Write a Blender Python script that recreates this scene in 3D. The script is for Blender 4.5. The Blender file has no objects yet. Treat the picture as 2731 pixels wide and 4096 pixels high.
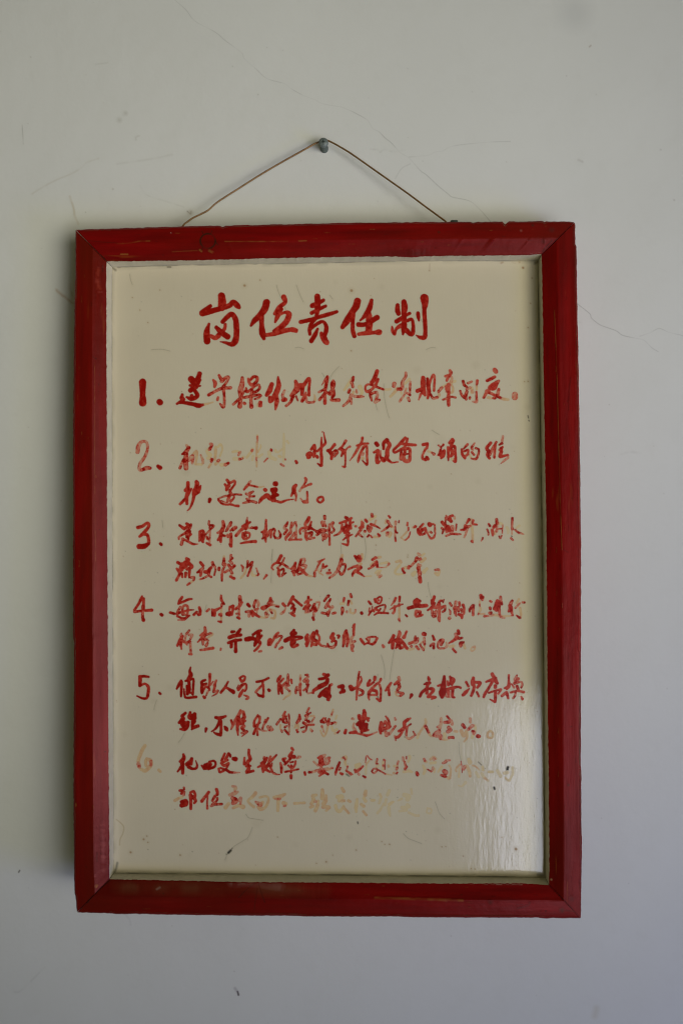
import bpy, math
import numpy as np

scene = bpy.context.scene
# ------------------------------------------------------------------ camera
# the photograph is 2731 x 4096; measurements below are in its pixels (px right, py down)
F_PX = 3600.0
CAM = np.array([0.0606, -1.0748, 0.0521])      # sign centre, front plane of the frame = origin
YAW, PITCH, ROLL = -0.0369, 0.0143, -0.0056
LIFT = 1.60                                    # height of the sign's centre above the floor
FRONT = -0.068                                 # y of the frame's front face; the wall is y = 0

def cam_axes():
    f = np.array([math.sin(YAW)*math.cos(PITCH), math.cos(YAW)*math.cos(PITCH), math.sin(PITCH)])
    r = np.cross(f, [0, 0, 1.0]); r /= np.linalg.norm(r); u = np.cross(r, f)
    c, s = math.cos(ROLL), math.sin(ROLL)
    return r*c + u*s, u*c - r*s, f
AX_R, AX_U, AX_F = cam_axes()
CAMW = CAM + np.array([0, FRONT, LIFT])
from mathutils import Matrix, Vector
cd = bpy.data.cameras.new('camera'); cam = bpy.data.objects.new('camera', cd)
scene.collection.objects.link(cam)
M = Matrix([[AX_R[i], AX_U[i], -AX_F[i], CAMW[i]] for i in range(3)] + [[0, 0, 0, 1]])
cam.matrix_world = M
cd.sensor_fit = 'VERTICAL'; cd.sensor_height = 36.0; cd.lens = F_PX*36.0/4096.0
cd.clip_start = 0.01; cd.clip_end = 100.0
scene.camera = cam
scene.render.resolution_x = 682; scene.render.resolution_y = 1024

# ------------------------------------------------------------------ light
world = bpy.data.worlds.new('World'); scene.world = world; world.use_nodes = True
bg = world.node_tree.nodes['Background']
bg.inputs[0].default_value = (1.0, 0.985, 0.55, 1); bg.inputs[1].default_value = 0.080

def area(name, loc, target, w, h, power, col, spread=180):
    l = bpy.data.lights.new(name, 'AREA'); l.shape = 'RECTANGLE'; l.size = w; l.size_y = h
    l.energy = power; l.color = col; l.spread = math.radians(spread)
    o = bpy.data.objects.new(name, l); scene.collection.objects.link(o)
    o.location = loc
    d = Vector(target) - Vector(loc)
    o.rotation_euler = d.to_track_quat('-Z', 'Y').to_euler()
    return o
# daylight from a doorway low on the right, a window behind the camera's right shoulder, blue sky far to the right
area('doorway_light', (0.96, -2.3, 0.50), (0.96, 0, 0.50), 0.90, 0.95, 10.4, (0.84, 0.88, 1.04))
area('window_light', (1.3, -1.9, 1.45), (-0.22, 0, 2.08), 1.4, 1.4, 4.1, (1.0, 0.965, 0.84), 53)
area('sky_light', (2.4, -1.5, 0.5), (0.7, 0, 1.2), 0.8, 1.0, 6.2, (0.04, 0.12, 1.0), 120)

scene.view_settings.view_transform = 'Standard'
scene.view_settings.look = 'None'
scene.view_settings.exposure = 0.0
scene.view_settings.gamma = 1.0
scene.view_settings.use_curve_mapping = False
scene.render.engine = 'CYCLES'
scene.cycles.filter_width = 1.2

# ------------------------------------------------------------------ helpers
def at(px, py, y):
    """the point of the plane world-y = y that the photograph shows at (px, py); arrays allowed"""
    px = np.asarray(px, float); py = np.asarray(py, float); y = np.asarray(y, float)
    d = AX_F[None] + ((px.ravel()-1365.5)/F_PX)[:, None]*AX_R[None] - ((py.ravel()-2048.0)/F_PX)[:, None]*AX_U[None]
    k = (np.broadcast_to(y, px.shape).ravel() - CAMW[1]) / d[:, 1]
    return (CAMW[None] + d*k[:, None]).reshape(px.shape + (3,))

WALL_SLOPE, WALL_Y = -0.0476, 0.0035           # the sign stands off the wall more at its foot than at its head
def wall_y(z): return WALL_Y + WALL_SLOPE*(z-1.6)
def at_wall(px, py, off):
    """the same for a plane lying off metres in front of the wall"""
    px = np.asarray(px, float); py = np.asarray(py, float)
    d = AX_F[None] + ((px.ravel()-1365.5)/F_PX)[:, None]*AX_R[None] - ((py.ravel()-2048.0)/F_PX)[:, None]*AX_U[None]
    nrm = np.array([0, 1.0, -WALL_SLOPE]); c0 = WALL_Y - WALL_SLOPE*1.6 - np.asarray(off, float)
    k = (c0 - CAMW @ nrm) / (d @ nrm)
    return (CAMW[None] + d*np.broadcast_to(k, (len(d),))[:, None]).reshape(px.shape + (3,))

def link(name, me, parent=None):
    o = bpy.data.objects.new(name, me); scene.collection.objects.link(o)
    if parent is not None:
        o.parent = parent
        o.matrix_parent_inverse = PINV.get(parent.name, Matrix.Identity(4))
    return o
PINV = {}

def tag(o, label=None, cat=None, kind=None):
    if label: o['label'] = label
    if cat: o['category'] = cat
    if kind: o['kind'] = kind

def build(name, chunks, mats, parent=None, smooth=False):
    """chunks: (verts Nx3, list of faces, material index, rgb Nx3 or None, alpha N or None) -> ONE object"""
    V, Fc, mi, rgb, al = [], [], [], [], []
    n = 0
    for v, f, m, c, a in chunks:
        v = np.asarray(v, float)
        V.append(v); Fc += [[int(i)+n for i in q] for q in f]; mi += [m]*len(f)
        rgb.append(np.zeros((len(v), 3)) if c is None else c)
        al.append(np.zeros(len(v)) if a is None else a)
        n += len(v)
    V = np.concatenate(V); rgb = np.concatenate(rgb); al = np.concatenate(al)
    me = bpy.data.meshes.new(name)
    me.from_pydata(V.tolist(), [], Fc)
    at_ = me.attributes.new('mark', 'FLOAT_COLOR', 'POINT')
    at_.data.foreach_set('color', np.concatenate([rgb, al[:, None]], 1).ravel().astype(np.float32))
    for m in mats: me.materials.append(m)
    me.polygons.foreach_set('material_index', mi)
    if smooth: me.polygons.foreach_set('use_smooth', [True]*len(me.polygons))
    me.update()
    return link(name, me, parent)

_rs = np.random.RandomState(7)
_lat = _rs.rand(64, 64)
def vnoise(x, y, s, o=0.0):
    """smooth value noise, 0..1"""
    x = x/s + o*7.3 + 13.1; y = y/s + o*3.7 + 5.9
    xi = np.floor(x).astype(int); yi = np.floor(y).astype(int)
    fx = x-xi; fy = y-yi; fx = fx*fx*(3-2*fx); fy = fy*fy*(3-2*fy)
    g = lambda a, b: _lat[a % 64, b % 64]
    return (g(xi, yi)*(1-fx)+g(xi+1, yi)*fx)*(1-fy) + (g(xi, yi+1)*(1-fx)+g(xi+1, yi+1)*fx)*fy

def spline(pts, step):
    """Catmull-Rom through rows of (x, y, w), resampled about every step px"""
    P = np.asarray(pts, float)
    if len(P) == 1: return P
    E = np.vstack([2*P[0]-P[1], P, 2*P[-1]-P[-2]])
    E[0, 2] = P[0, 2]; E[-1, 2] = P[-1, 2]
    out = []
    for i in range(1, len(E)-2):
        a, b, c, d = E[i-1:i+3]
        n = max(2, int(np.hypot(*(c-b)[:2])/step)+1)
        t = np.linspace(0, 1, n, endpoint=False)[:, None]
        q = 0.5*(2*b + (c-a)*t + (2*a-5*b+4*c-d)*t*t + (3*b-a-3*c+d)*t**3)
        lo, hi = min(b[2], c[2]), max(b[2], c[2])
        q[:, 2] = np.clip(q[:, 2], lo, hi)
        out.append(q)
    out.append(P[-1:])
    return np.vstack(out)

def film(strokes, place, pitch, lettering=False, inside=None):
    """thin layer of paint or dirt: strokes are (style, [(x, y, w) ...]) in photo px.
    All strokes are merged on one grid, so no two faces overlap."""
    S = [(st, spline(p, 1.6)) for st, p in strokes]
    allp = np.vstack([s for _, s in S])
    pad = allp[:, 2].max()/2 + 4*pitch + (3 if lettering else max(st[2] for st, _ in S))
    x0, y0 = allp[:, 0].min()-pad, allp[:, 1].min()-pad
    nx = int((allp[:, 0].max()+pad-x0)/pitch)+2; ny = int((allp[:, 1].max()+pad-y0)/pitch)+2
    A = np.zeros((ny, nx)); C = np.zeros((ny, nx, 3)); W = np.zeros((ny, nx)); Q = np.zeros((ny, nx)); T = np.zeros((ny, nx))
    gx = x0 + np.arange(nx)*pitch; gy = y0 + np.arange(ny)*pitch
    for st, s in S:
        r = s[:, 2].max()/2 + 3*pitch + (3 if lettering else st[2])
        ia = max(0, int((s[:, 0].min()-r-x0)/pitch)); ib = min(nx, int((s[:, 0].max()+r-x0)/pitch)+2)
        ja = max(0, int((s[:, 1].min()-r-y0)/pitch)); jb = min(ny, int((s[:, 1].max()+r-y0)/pitch)+2)
        X, Y = np.meshgrid(gx[ia:ib], gy[ja:jb])
        wob = (vnoise(X, Y, 5.0, 1)-0.5)*1.1 if lettering else 0.0
        sd = np.full(X.shape, 1e9)
        for k in range(0, len(s), 40):
            q = s[k:k+40]
            d = np.sqrt((X[..., None]-q[:, 0])**2 + (Y[..., None]-q[:, 1])**2) - q[:, 2]/2
            sd = np.minimum(sd, d.min(-1))
        sd = sd + wob - (0.6 if lettering else 0)
        if lettering:
            f = int(st)
            c = np.clip(0.5 - sd/1.6, 0, 1); c2 = np.clip(0.5 - (sd-2.5)/1.6, 0, 1)
            red = (1.0, .97, .94, .90, .78, .58, .26, .07, .02, .01)[f]
            tan = (0, 0, .1, .3, .55, .72, .82, .80, .62, .5)[f]
            n = 0.55*vnoise(X, Y, 13.0, 2) + 0.45*vnoise(X, Y, 5.5, 3)
            amp = (.05, .07, .18, .42, .75, 1.0, 1.1, 1.1, 1.1, 1)[f]
            rr = red*np.clip(1 + amp*(n-0.5)*1.6, 0, 1.6)
            if f >= 3: rr = rr + (0.20 if f < 6 else 0.10)*np.clip(1-np.abs(sd+1.3)/1.6, 0, 1)*(0.5+vnoise(X, Y, 17.0, 5))
            rr = np.clip(rr, 0, 1)
            sub = (slice(ja, jb), slice(ia, ib))
            Q[sub] = np.maximum(Q[sub], c2*rr); T[sub] = np.maximum(T[sub], c2*tan)
            A[sub] = np.maximum(A[sub], c*np.maximum(rr, tan))
        else:
            col, a, soft, patch = st
            c = np.clip(0.5 - sd/(2*soft), 0, 1)
            if patch: c = c*(0.30+0.70*np.clip((vnoise(X, Y, patch, 4)-0.35)*3.0, 0, 1))
            sub = (slice(ja, jb), slice(ia, ib))
            w = c*a
            C[sub] = (C[sub]*W[sub][..., None] + np.array(col)*(w+1e-5)[..., None])/(W[sub]+w+1e-5)[..., None]
            W[sub] += w+1e-5
            A[sub] = np.maximum(A[sub], w)
    if lettering:
        q = np.clip(Q/np.maximum(np.maximum(Q, T), 1e-4), 0, 1)[..., None]
        K = np.array([0, .6, .85, .93, .97, 1.0])
        RED = np.stack([np.interp(Q, K, v) for v in ((.52, .60, .60, .56, .50, .34), (.11, .085, .048, .024, .013, .006), (.035, .024, .012, .006, .003, .002))], -1)
        C = np.array([.69, .555, .255])*(1-q) + RED*q
    keep = A > 0.015
    if inside is not None: keep &= inside(*np.meshgrid(gx, gy))
    if inside is None: cell = keep[:-1, :-1] | keep[1:, :-1] | keep[:-1, 1:] | keep[1:, 1:]
    else: cell = keep[:-1, :-1] & keep[1:, :-1] & keep[:-1, 1:] & keep[1:, 1:]
    jj, ii = np.nonzero(cell)
    idx = np.full((ny, nx), -1)
    used = np.zeros((ny, nx), bool)
    for dj in (0, 1):
        for di in (0, 1): used[jj+dj, ii+di] = True
    uj, ui = np.nonzero(used); idx[uj, ui] = np.arange(len(uj))
    V = place(gx[ui], gy[uj])
    faces = np.stack([idx[jj, ii], idx[jj+1, ii], idx[jj+1, ii+1], idx[jj, ii+1]], 1).tolist()
    return V, faces, C[uj, ui], A[uj, ui]

def parse(txt):
    """'@ ox oy scale' opens a crop of the photograph; then one stroke a line: style x y w x y w ..."""
    out = []
    for ln in txt.strip().splitlines():
        t = ln.split()
        if t[0] == '@': ox, oy, sc = map(float, t[1:]); continue
        v = np.array(t[1:], float).reshape(-1, 3)/sc
        v[:, 0] += ox; v[:, 1] += oy
        out.append((t[0], v))
    return out

# ------------------------------------------------------------------ materials
def nodes(name):
    m = bpy.data.materials.new(name); m.use_nodes = True
    nt = m.node_tree; p = nt.nodes['Principled BSDF']
    return m, nt, p
def noise(nt, scale, detail, vec, rough=0.55):
    n = nt.nodes.new('ShaderNodeTexNoise'); n.inputs['Scale'].default_value = scale
    n.inputs['Detail'].default_value = detail; n.inputs['Roughness'].default_value = rough
    nt.links.new(vec, n.inputs['Vector']); return n
def coords(nt, scale=(1, 1, 1)):
    tc = nt.nodes.new('ShaderNodeTexCoord'); mp = nt.nodes.new('ShaderNodeMapping')
    mp.inputs['Scale'].default_value = scale
    nt.links.new(tc.outputs['Object'], mp.inputs['Vector']); return mp.outputs['Vector']
def ramp(nt, src, stops):
    r = nt.nodes.new('ShaderNodeValToRGB'); e = r.color_ramp.elements
    e[0].position, e[0].color = stops[0][0], (*stops[0][1], 1)
    e[1].position, e[1].color = stops[-1][0], (*stops[-1][1], 1)
    for p, c in stops[1:-1]:
        k = e.new(p); k.color = (*c, 1)
    nt.links.new(src, r.inputs[0]); return r.outputs[0]
def mix(nt, fac, a, b):
    m = nt.nodes.new('ShaderNodeMix'); m.data_type = 'RGBA'
    for s, v in ((m.inputs['Factor'], fac), (m.inputs[6], a), (m.inputs[7], b)):
        if hasattr(v, 'node'): nt.links.new(v, s)
        elif isinstance(v, tuple): s.default_value = (*v, 1)
        else: s.default_value = v
    return m.outputs[2]
def bump(nt, p, src, dist, strength=1.0, chain=None):
    b = nt.nodes.new('ShaderNodeBump'); b.inputs['Distance'].default_value = dist
    b.inputs['Strength'].default_value = strength
    nt.links.new(src, b.inputs['Height'])
    if chain: nt.links.new(chain, b.inputs['Normal'])
    nt.links.new(b.outputs[0], p.inputs['Normal']); return b.outputs[0]

def marked(nt, c):
    """paint and dirt laid over a surface colour, from the mesh's own 'mark' attribute"""
    a = nt.nodes.new('ShaderNodeAttribute'); a.attribute_name = 'mark'
    m = nt.nodes.new('ShaderNodeMix'); m.data_type = 'RGBA'
    nt.links.new(a.outputs['Alpha'], m.inputs['Factor']); nt.links.new(c, m.inputs[6]); nt.links.new(a.outputs['Color'], m.inputs[7])
    return m.outputs[2]
def mat_plaster():
    m, nt, p = nodes('white_plaster')
    v = coords(nt)
    n1 = noise(nt, 3.0, 5, v); n2 = noise(nt, 45.0, 4, v)
    c = ramp(nt, n1.outputs[0], [(0.3, (.737, .745, .690)), (0.7, (.777, .785, .730))])
    c = mix(nt, ramp(nt, n2.outputs[0], [(0.52, (0, 0, 0)), (0.8, (.10, .10, .10))]), c, (.62, .61, .54))
    nt.links.new(marked(nt, c), p.inputs['Base Color']); p.inputs['Roughness'].default_value = 0.62
    p.inputs['Specular IOR Level'].default_value = 0.15
    b = bump(nt, p, noise(nt, 9.0, 3, v).outputs[0], 0.0022)
    b = bump(nt, p, noise(nt, 120.0, 4, v).outputs[0], 0.00025, 1.0, b)
    return m
def mat_board():
    m, nt, p = nodes('cream_enamel')
    v = coords(nt)
    n1 = noise(nt, 7.0, 4, v)
    c = ramp(nt, n1.outputs[0], [(0.3, (.675, .60, .425)), (0.7, (.725, .65, .465))])
    nt.links.new(marked(nt, c), p.inputs['Base Color'])
    p.inputs['Roughness'].default_value = 0.13; p.inputs['IOR'].default_value = 1.5
    a = nt.nodes.new('ShaderNodeAttribute'); a.attribute_name = 'mark'      # the lettering paint is duller
    for key, lo, hi in (('Specular IOR Level', .85, .16), ('Roughness', .12, .34)):
        r_ = nt.nodes.new('ShaderNodeMapRange'); r_.inputs['To Min'].default_value = lo; r_.inputs['To Max'].default_value = hi
        nt.links.new(a.outputs['Alpha'], r_.inputs[0]); nt.links.new(r_.outputs[0], p.inputs[key])
    vs = coords(nt, (1.0, 1.0, 0.22))
    b = bump(nt, p, noise(nt, 230.0, 3, vs).outputs[0], 0.00012)
    b = bump(nt, p, noise(nt, 420.0, 2, coords(nt)).outputs[0], 0.00006, 1.0, b)
    b = bump(nt, p, noise(nt, 26.0, 2, coords(nt, (1, 1, .5))).outputs[0], 0.00030, 1.0, b)
    return m
def mat_red(name, along):
    m, nt, p = nodes(name)
    sc = (0.10, 1, 1) if along == 'x' else (1, 1, 0.10)
    v = coords(nt, sc); u = coords(nt)
    c = ramp(nt, noise(nt, 90.0, 5, v).outputs[0], [(0.3, (.135, .0020, .0016)), (0.55, (.21, .0024, .0020)), (0.78, (.275, .005, .004))])
    c = mix(nt, ramp(nt, noise(nt, 16.0, 5, v).outputs[0], [(0.45, (0, 0, 0)), (0.72, (.75, .75, .75))]), c, (.095, .009, .002))
    c = mix(nt, ramp(nt, noise(nt, 5.0, 4, u).outputs[0], [(0.46, (0, 0, 0)), (0.66, (.55, .55, .55))]), c, (.105, .0045, .0015))
    # rubbed patches where old ochre paint shows through
    s = nt.nodes.new('ShaderNodeMath'); s.operation = 'MULTIPLY'
    nt.links.new(ramp(nt, noise(nt, 150.0, 3, v).outputs[0], [(0.62, (0, 0, 0)), (0.72, (1, 1, 1))]), s.inputs[0])
    nt.links.new(ramp(nt, noise(nt, 11.0, 2, u).outputs[0], [(0.56, (0, 0, 0)), (0.68, (.55, .55, .55))]), s.inputs[1])
    c = mix(nt, s.outputs[0], c, (.30, .075, .012))
    # small dark dents
    c = mix(nt, ramp(nt, noise(nt, 130.0, 2, u).outputs[0], [(0.22, (.7, .7, .7)), (0.29, (0, 0, 0))]), c, (.05, .008, .004))
    nt.links.new(marked(nt, c), p.inputs['Base Color'])
    r = ramp(nt, noise(nt, 40.0, 4, v).outputs[0], [(0.3, (.26, .26, .26)), (0.7, (.42, .42, .42))])
    nt.links.new(r, p.inputs['Roughness']); p.inputs['Specular IOR Level'].default_value = 0.30; p.inputs['Specular Tint'].default_value = (1, .34, .36, 1)
    b = bump(nt, p, noise(nt, 170.0, 4, v).outputs[0], 0.0003)
    b = bump(nt, p, noise(nt, 60.0, 3, u).outputs[0], 0.0004, 1.0, b)
    return m
def mat_lip():
    m, nt, p = nodes('cream_edge_paint')
    v = coords(nt)
    c = ramp(nt, noise(nt, 60.0, 5, v).outputs[0], [(0.3, (.60, .56, .42)), (0.7, (.70, .655, .51))])
    c = mix(nt, ramp(nt, noise(nt, 25.0, 5, v).outputs[0], [(0.58, (0, 0, 0)), (0.8, (.5, .5, .5))]), c, (.36, .33, .23))
    nt.links.new(marked(nt, c), p.inputs['Base Color']); p.inputs['Roughness'].default_value = 0.5
    bump(nt, p, noise(nt, 200.0, 3, v).outputs[0], 0.0005)
    return m
def mat_metal(name, c0, c1, metallic, rough, scale=300.0):
    m, nt, p = nodes(name)
    v = coords(nt)
    nt.links.new(ramp(nt, noise(nt, scale, 4, v).outputs[0], [(0.35, c0), (0.65, c1)]), p.inputs['Base Color'])
    p.inputs['Metallic'].default_value = metallic; p.inputs['Roughness'].default_value = rough
    return m
PLASTER = mat_plaster(); BOARD = mat_board(); LIP = mat_lip()
RED_H = mat_red('red_paint_along_x', 'x'); RED_V = mat_red('red_paint_along_z', 'z')
WIRE = mat_metal('enamelled_copper_wire', (.17, .085, .025), (.28, .155, .05), 0.3, 0.36)
ZINC = mat_metal('dull_zinc', (.12, .15, .14), (.24, .28, .26), 0.3, 0.5, 500)
ZINC_DARK = mat_metal('dark_zinc', (.09, .12, .10), (.16, .19, .17), 0.3, 0.6, 500)
BRONZE = mat_metal('dark_nail_steel', (.03, .045, .035), (.07, .09, .07), 0.5, 0.6, 500)

BLACK = (.012, .012, .010); HAIR = (.10, .085, .05); RUST = (.30, .13, .025); TAN = (.36, .24, .11)
GREYL = (.40, .40, .35); CRACK = (.25, .25, .21); SEAM = (.055, .065, .06); OLIVE = (.12, .10, .045); OCHRE = (.33, .14, .03)
def line(col, a, w, pts, soft=1.2, patch=0):
    return ((col, a, soft, patch), [(x, y, w) for x, y in pts])
def dot(col, a, w, x, y, soft=1.5, patch=0):
    return ((col, a, soft, patch), [(x, y, w), (x+0.8, y+0.6, w)])

# ------------------------------------------------------------------ the wall
WALL_MARKS = [
 line(CRACK, .34, 2.6, [(700,0),(745,40),(780,84),(860,128),(905,165),(965,210),(978,235),(1020,272),(1058,308),(1090,322),(1140,335),(1160,352),(1210,380),(1262,400),(1290,415),(1365,428)], 1.1, 40),
 line(CRACK, .44, 2.8, [(1365,428),(1395,440),(1420,452),(1468,480),(1490,513),(1515,527),(1540,552),(1565,572),(1600,610),(1635,632),(1680,682),(1705,700),(1750,742),(1790,775),(1808,788),(1865,800),(1890,812),(1918,838),(1945,868),(1975,905)], 1.1, 60),
 line(CRACK, .38, 2.6, [(1635,628),(1670,625),(1715,620),(1740,608),(1770,604),(1800,587),(1860,577),(1960,568),(2040,566)], 1.1, 50),
 line(CRACK, .3, 2.4, [(1640,655),(1605,675),(1580,715)], 1.2),
 line(CRACK, .46, 3.0, [(2290,1200),(2311,1218),(2356,1254),(2364,1272),(2388,1293),(2409,1304),(2462,1323),(2488,1341),(2536,1352),(2573,1361),(2605,1391),(2631,1407)], 1.1, 70),
 line(CRACK, .32, 2.6, [(2557,1345),(2600,1330),(2634,1314),(2674,1329),(2745,1346)], 1.1, 50),
 line((.50,.45,.33), .35, 5, [(130,775),(178,745),(231,718),(287,695),(327,671),(348,651),(395,634)], 3, 30),
 line((.50,.40,.25), .5, 7, [(281,785),(296,836),(300,862),(315,897)], 3.5, 22),
 line((.46,.30,.16), .55, 10, [(226,1160),(248,1180),(262,1188),(282,1205),(300,1225)], 5, 20),
 line((.46,.32,.20), .45, 12, [(282,1140),(290,1185),(285,1210)], 6, 18),
 line((.30,.29,.24), .5, 3, [(90,500),(93,545),(94,576)], 1.6, 20),
 dot((.45,.44,.36), .45, 14, 503, 453, 7), dot((.45,.44,.36), .45, 16, 478, 480, 8), line((.50,.49,.41), .4, 5, [(545,560),(545,548),(558,543)], 3),
 line((.20,.15,.07), .7, 4, [(750,845),(763,856),(765,845)], 2.2), dot((.35,.28,.17), .4, 16, 762, 850, 9),
 line((.05,.03,.03), .95, 7, [(950,3966),(953,3974),(954,3980)], 2), line((.30,.25,.27), .5, 8, [(940,3953),(950,3968)], 5),
 line((.06,.05,.03), .9, 5, [(80,3482),(76,3489)], 2), line((.52,.46,.30), .28, 22, [(2383,4035),(2376,4065)], 9),
 dot((.50,.51,.48), .30, 120, 2297, 52, 40), line((.35,.28,.20), .6, 5, [(2356,187),(2361,182)], 2.5),
 line((.48,.46,.40), .45, 7, [(2312,640),(2328,647)], 4), line((.55,.55,.5), .4, 5, [(60,3968),(88,3960),(180,3870)], 4, 30),
 dot((.40,.36,.26), .45, 6, 452, 756, 3), dot((.35,.33,.27), .5, 5, 2694, 800, 3), dot((.4,.4,.35), .4, 6, 2640, 598, 3),
 line((.5,.5,.44), .35, 4, [(385,257),(410,254),(432,251)], 3), line((.55,.54,.47), .35, 6, [(470,655),(600,637),(690,618)], 4, 30),
 line((.5,.5,.44), .3, 4, [(560,740),(580,770),(600,785),(680,810),(735,828)], 3, 20),
 line((.45,.45,.39), .35, 4, [(1480,596),(1510,600),(1520,610),(1535,598),(1570,606),(1620,600)], 4, 14),
 line((.52,.52,.46), .35, 6, [(2480,1815),(2520,1808),(2560,1812)], 5, 14), line((.5,.5,.46), .3, 5, [(500,3655),(520,3680),(524,3700)], 4),
]
rs = np.random.RandomState(3)
for i in range(90):
    WALL_MARKS.append(dot((.36,.34,.28), rs.uniform(.12, .45), rs.uniform(2.5, 5), rs.uniform(0, 2731), rs.uniform(0, 4096), 1.8))
v, f, c, a = film(WALL_MARKS, lambda x, y: at_wall(x, y, 0.00012), 2.2)
WX, WZ = 2.6, 3.2
wallv = np.array([(-WX, wall_y(0), 0), (WX, wall_y(0), 0), (WX, wall_y(WZ), WZ), (-WX, wall_y(WZ), WZ)])
wall = build('wall', [(wallv, [[0, 1, 2, 3]], 0, None, None), (v, f, 0, c, a)], [PLASTER])
tag(wall, 'off-white plaster wall with fine diagonal cracks behind the framed sign', 'wall', 'structure')

# ------------------------------------------------------------------ the sign
BEVEL, DEEP, THICK = 0.008, 0.0284, 0.046       # of the inner front edge, of the board, of the whole frame
sign = bpy.data.objects.new('framed_sign', None); scene.collection.objects.link(sign)
base = at(np.array([1312.0]), np.array([3670.0]), FRONT+THICK)[0]
sign.location = base; sign.empty_display_size = 0.05
PINV[sign.name] = Matrix.Translation(-Vector(base))
tag(sign, 'red wooden frame with cream board of faded red handwritten rules, hung by a wire', 'framed sign')

OUT = {'top': [(305,921),(340,919),(413,916.5),(604,910.5),(731,906.5),(860,903.5),(880,904),(892,909),(902,905),(940,902.5),(1150,898),(1400,892),(1700,889.5),(1880,888.5),(1892,892),(1908,889),(2009,888),(2014,896),(2021,900),(2027,892),(2034,887.5),(2170,886.5),(2176,891),(2182,887),(2270,887.5),(2296,891)],
 'right': [(2296,891),(2299,905),(2299,978),(2304,986),(2306,1150),(2308,1266),(2311,1390),(2316,1690),(2319.5,1950),(2321,2060),(2322.5,2266),(2322,2600),(2321,3060),(2324,3085),(2324,3110),(2322.5,3135),(2324,3300),(2325,3390),(2323,3560),(2320.5,3670)],
 'bottom': [(2320.5,3670),(2200,3669.5),(2185,3672),(2150,3668),(2000,3668.5),(1800,3668),(1640,3667),(1590,3663.5),(1560,3664),(1400,3664.5),(1210,3664),(1190,3661),(960,3660.5),(700,3657),(608,3655.5),(580,3653),(559,3655),(546,3652),(483,3655),(440,3651),(311,3647)],
 'left': [(311,3647),(308,3625),(304.5,3580),(300.5,3572),(299,3500),(297,3300),(296,3100),(298.5,2600),(299,2570),(294.5,2555),(294.5,2200),(295.5,2000),(294,1850),(295,1680),(298.5,1320),(301.5,1180),(304,1085),(305,921)]}
INN = {'top': [(428,1046),(440,1045.5),(560,1044.5),(662,1043),(860,1040),(1000,1035.5),(1150,1032),(1400,1027.5),(1560,1026),(1640,1030),(1700,1025),(2000,1022),(2120,1020),(2150,1017),(2165,1017)],
 'right': [(2165,1017),(2166,1068),(2169,1264),(2173,1500),(2178,1800),(2181,2000),(2184,2130),(2184.5,2266),(2189,2800),(2194.5,3310),(2195,3480),(2194,3540)],
 'bottom': [(2194,3540),(2188,3540),(2086,3534),(1800,3534),(1400,3531),(1100,3529),(960,3528),(751,3523),(560,3520),(447,3517),(438,3516)],
 'left': [(438,3516),(438.6,3480),(437.5,3300),(434,2800),(431,2300),(429,1950),(428.6,1700),(426.5,1300),(427,1240),(425.5,1100),(428,1046)]}
BRD = {'top': [(449,1068),(681,1061),(1150,1053),(1700,1043),(2102,1042),(2152,1042)],
 'right': [(2152,1042),(2155,1250),(2166,2000),(2170,2200),(2178,3300),(2179.5,3510)],
 'bottom': [(2179.5,3510),(1800,3506),(960,3497),(455,3494)],
 'left': [(455,3494),(454.5,3300),(449,2000),(448,1200),(449,1068)]}
RIDGE = {'top': .50, 'right': .56, 'bottom': .51, 'left': .55}
def arc(poly, n, trim):
    P = np.array(poly, float); L = np.r_[0, np.cumsum(np.hypot(*np.diff(P, axis=0).T))]
    s = np.linspace(trim, L[-1]-trim, n)
    return np.stack([np.interp(s, L, P[:, 0]), np.interp(s, L, P[:, 1])], 1)
seed = 0
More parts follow.
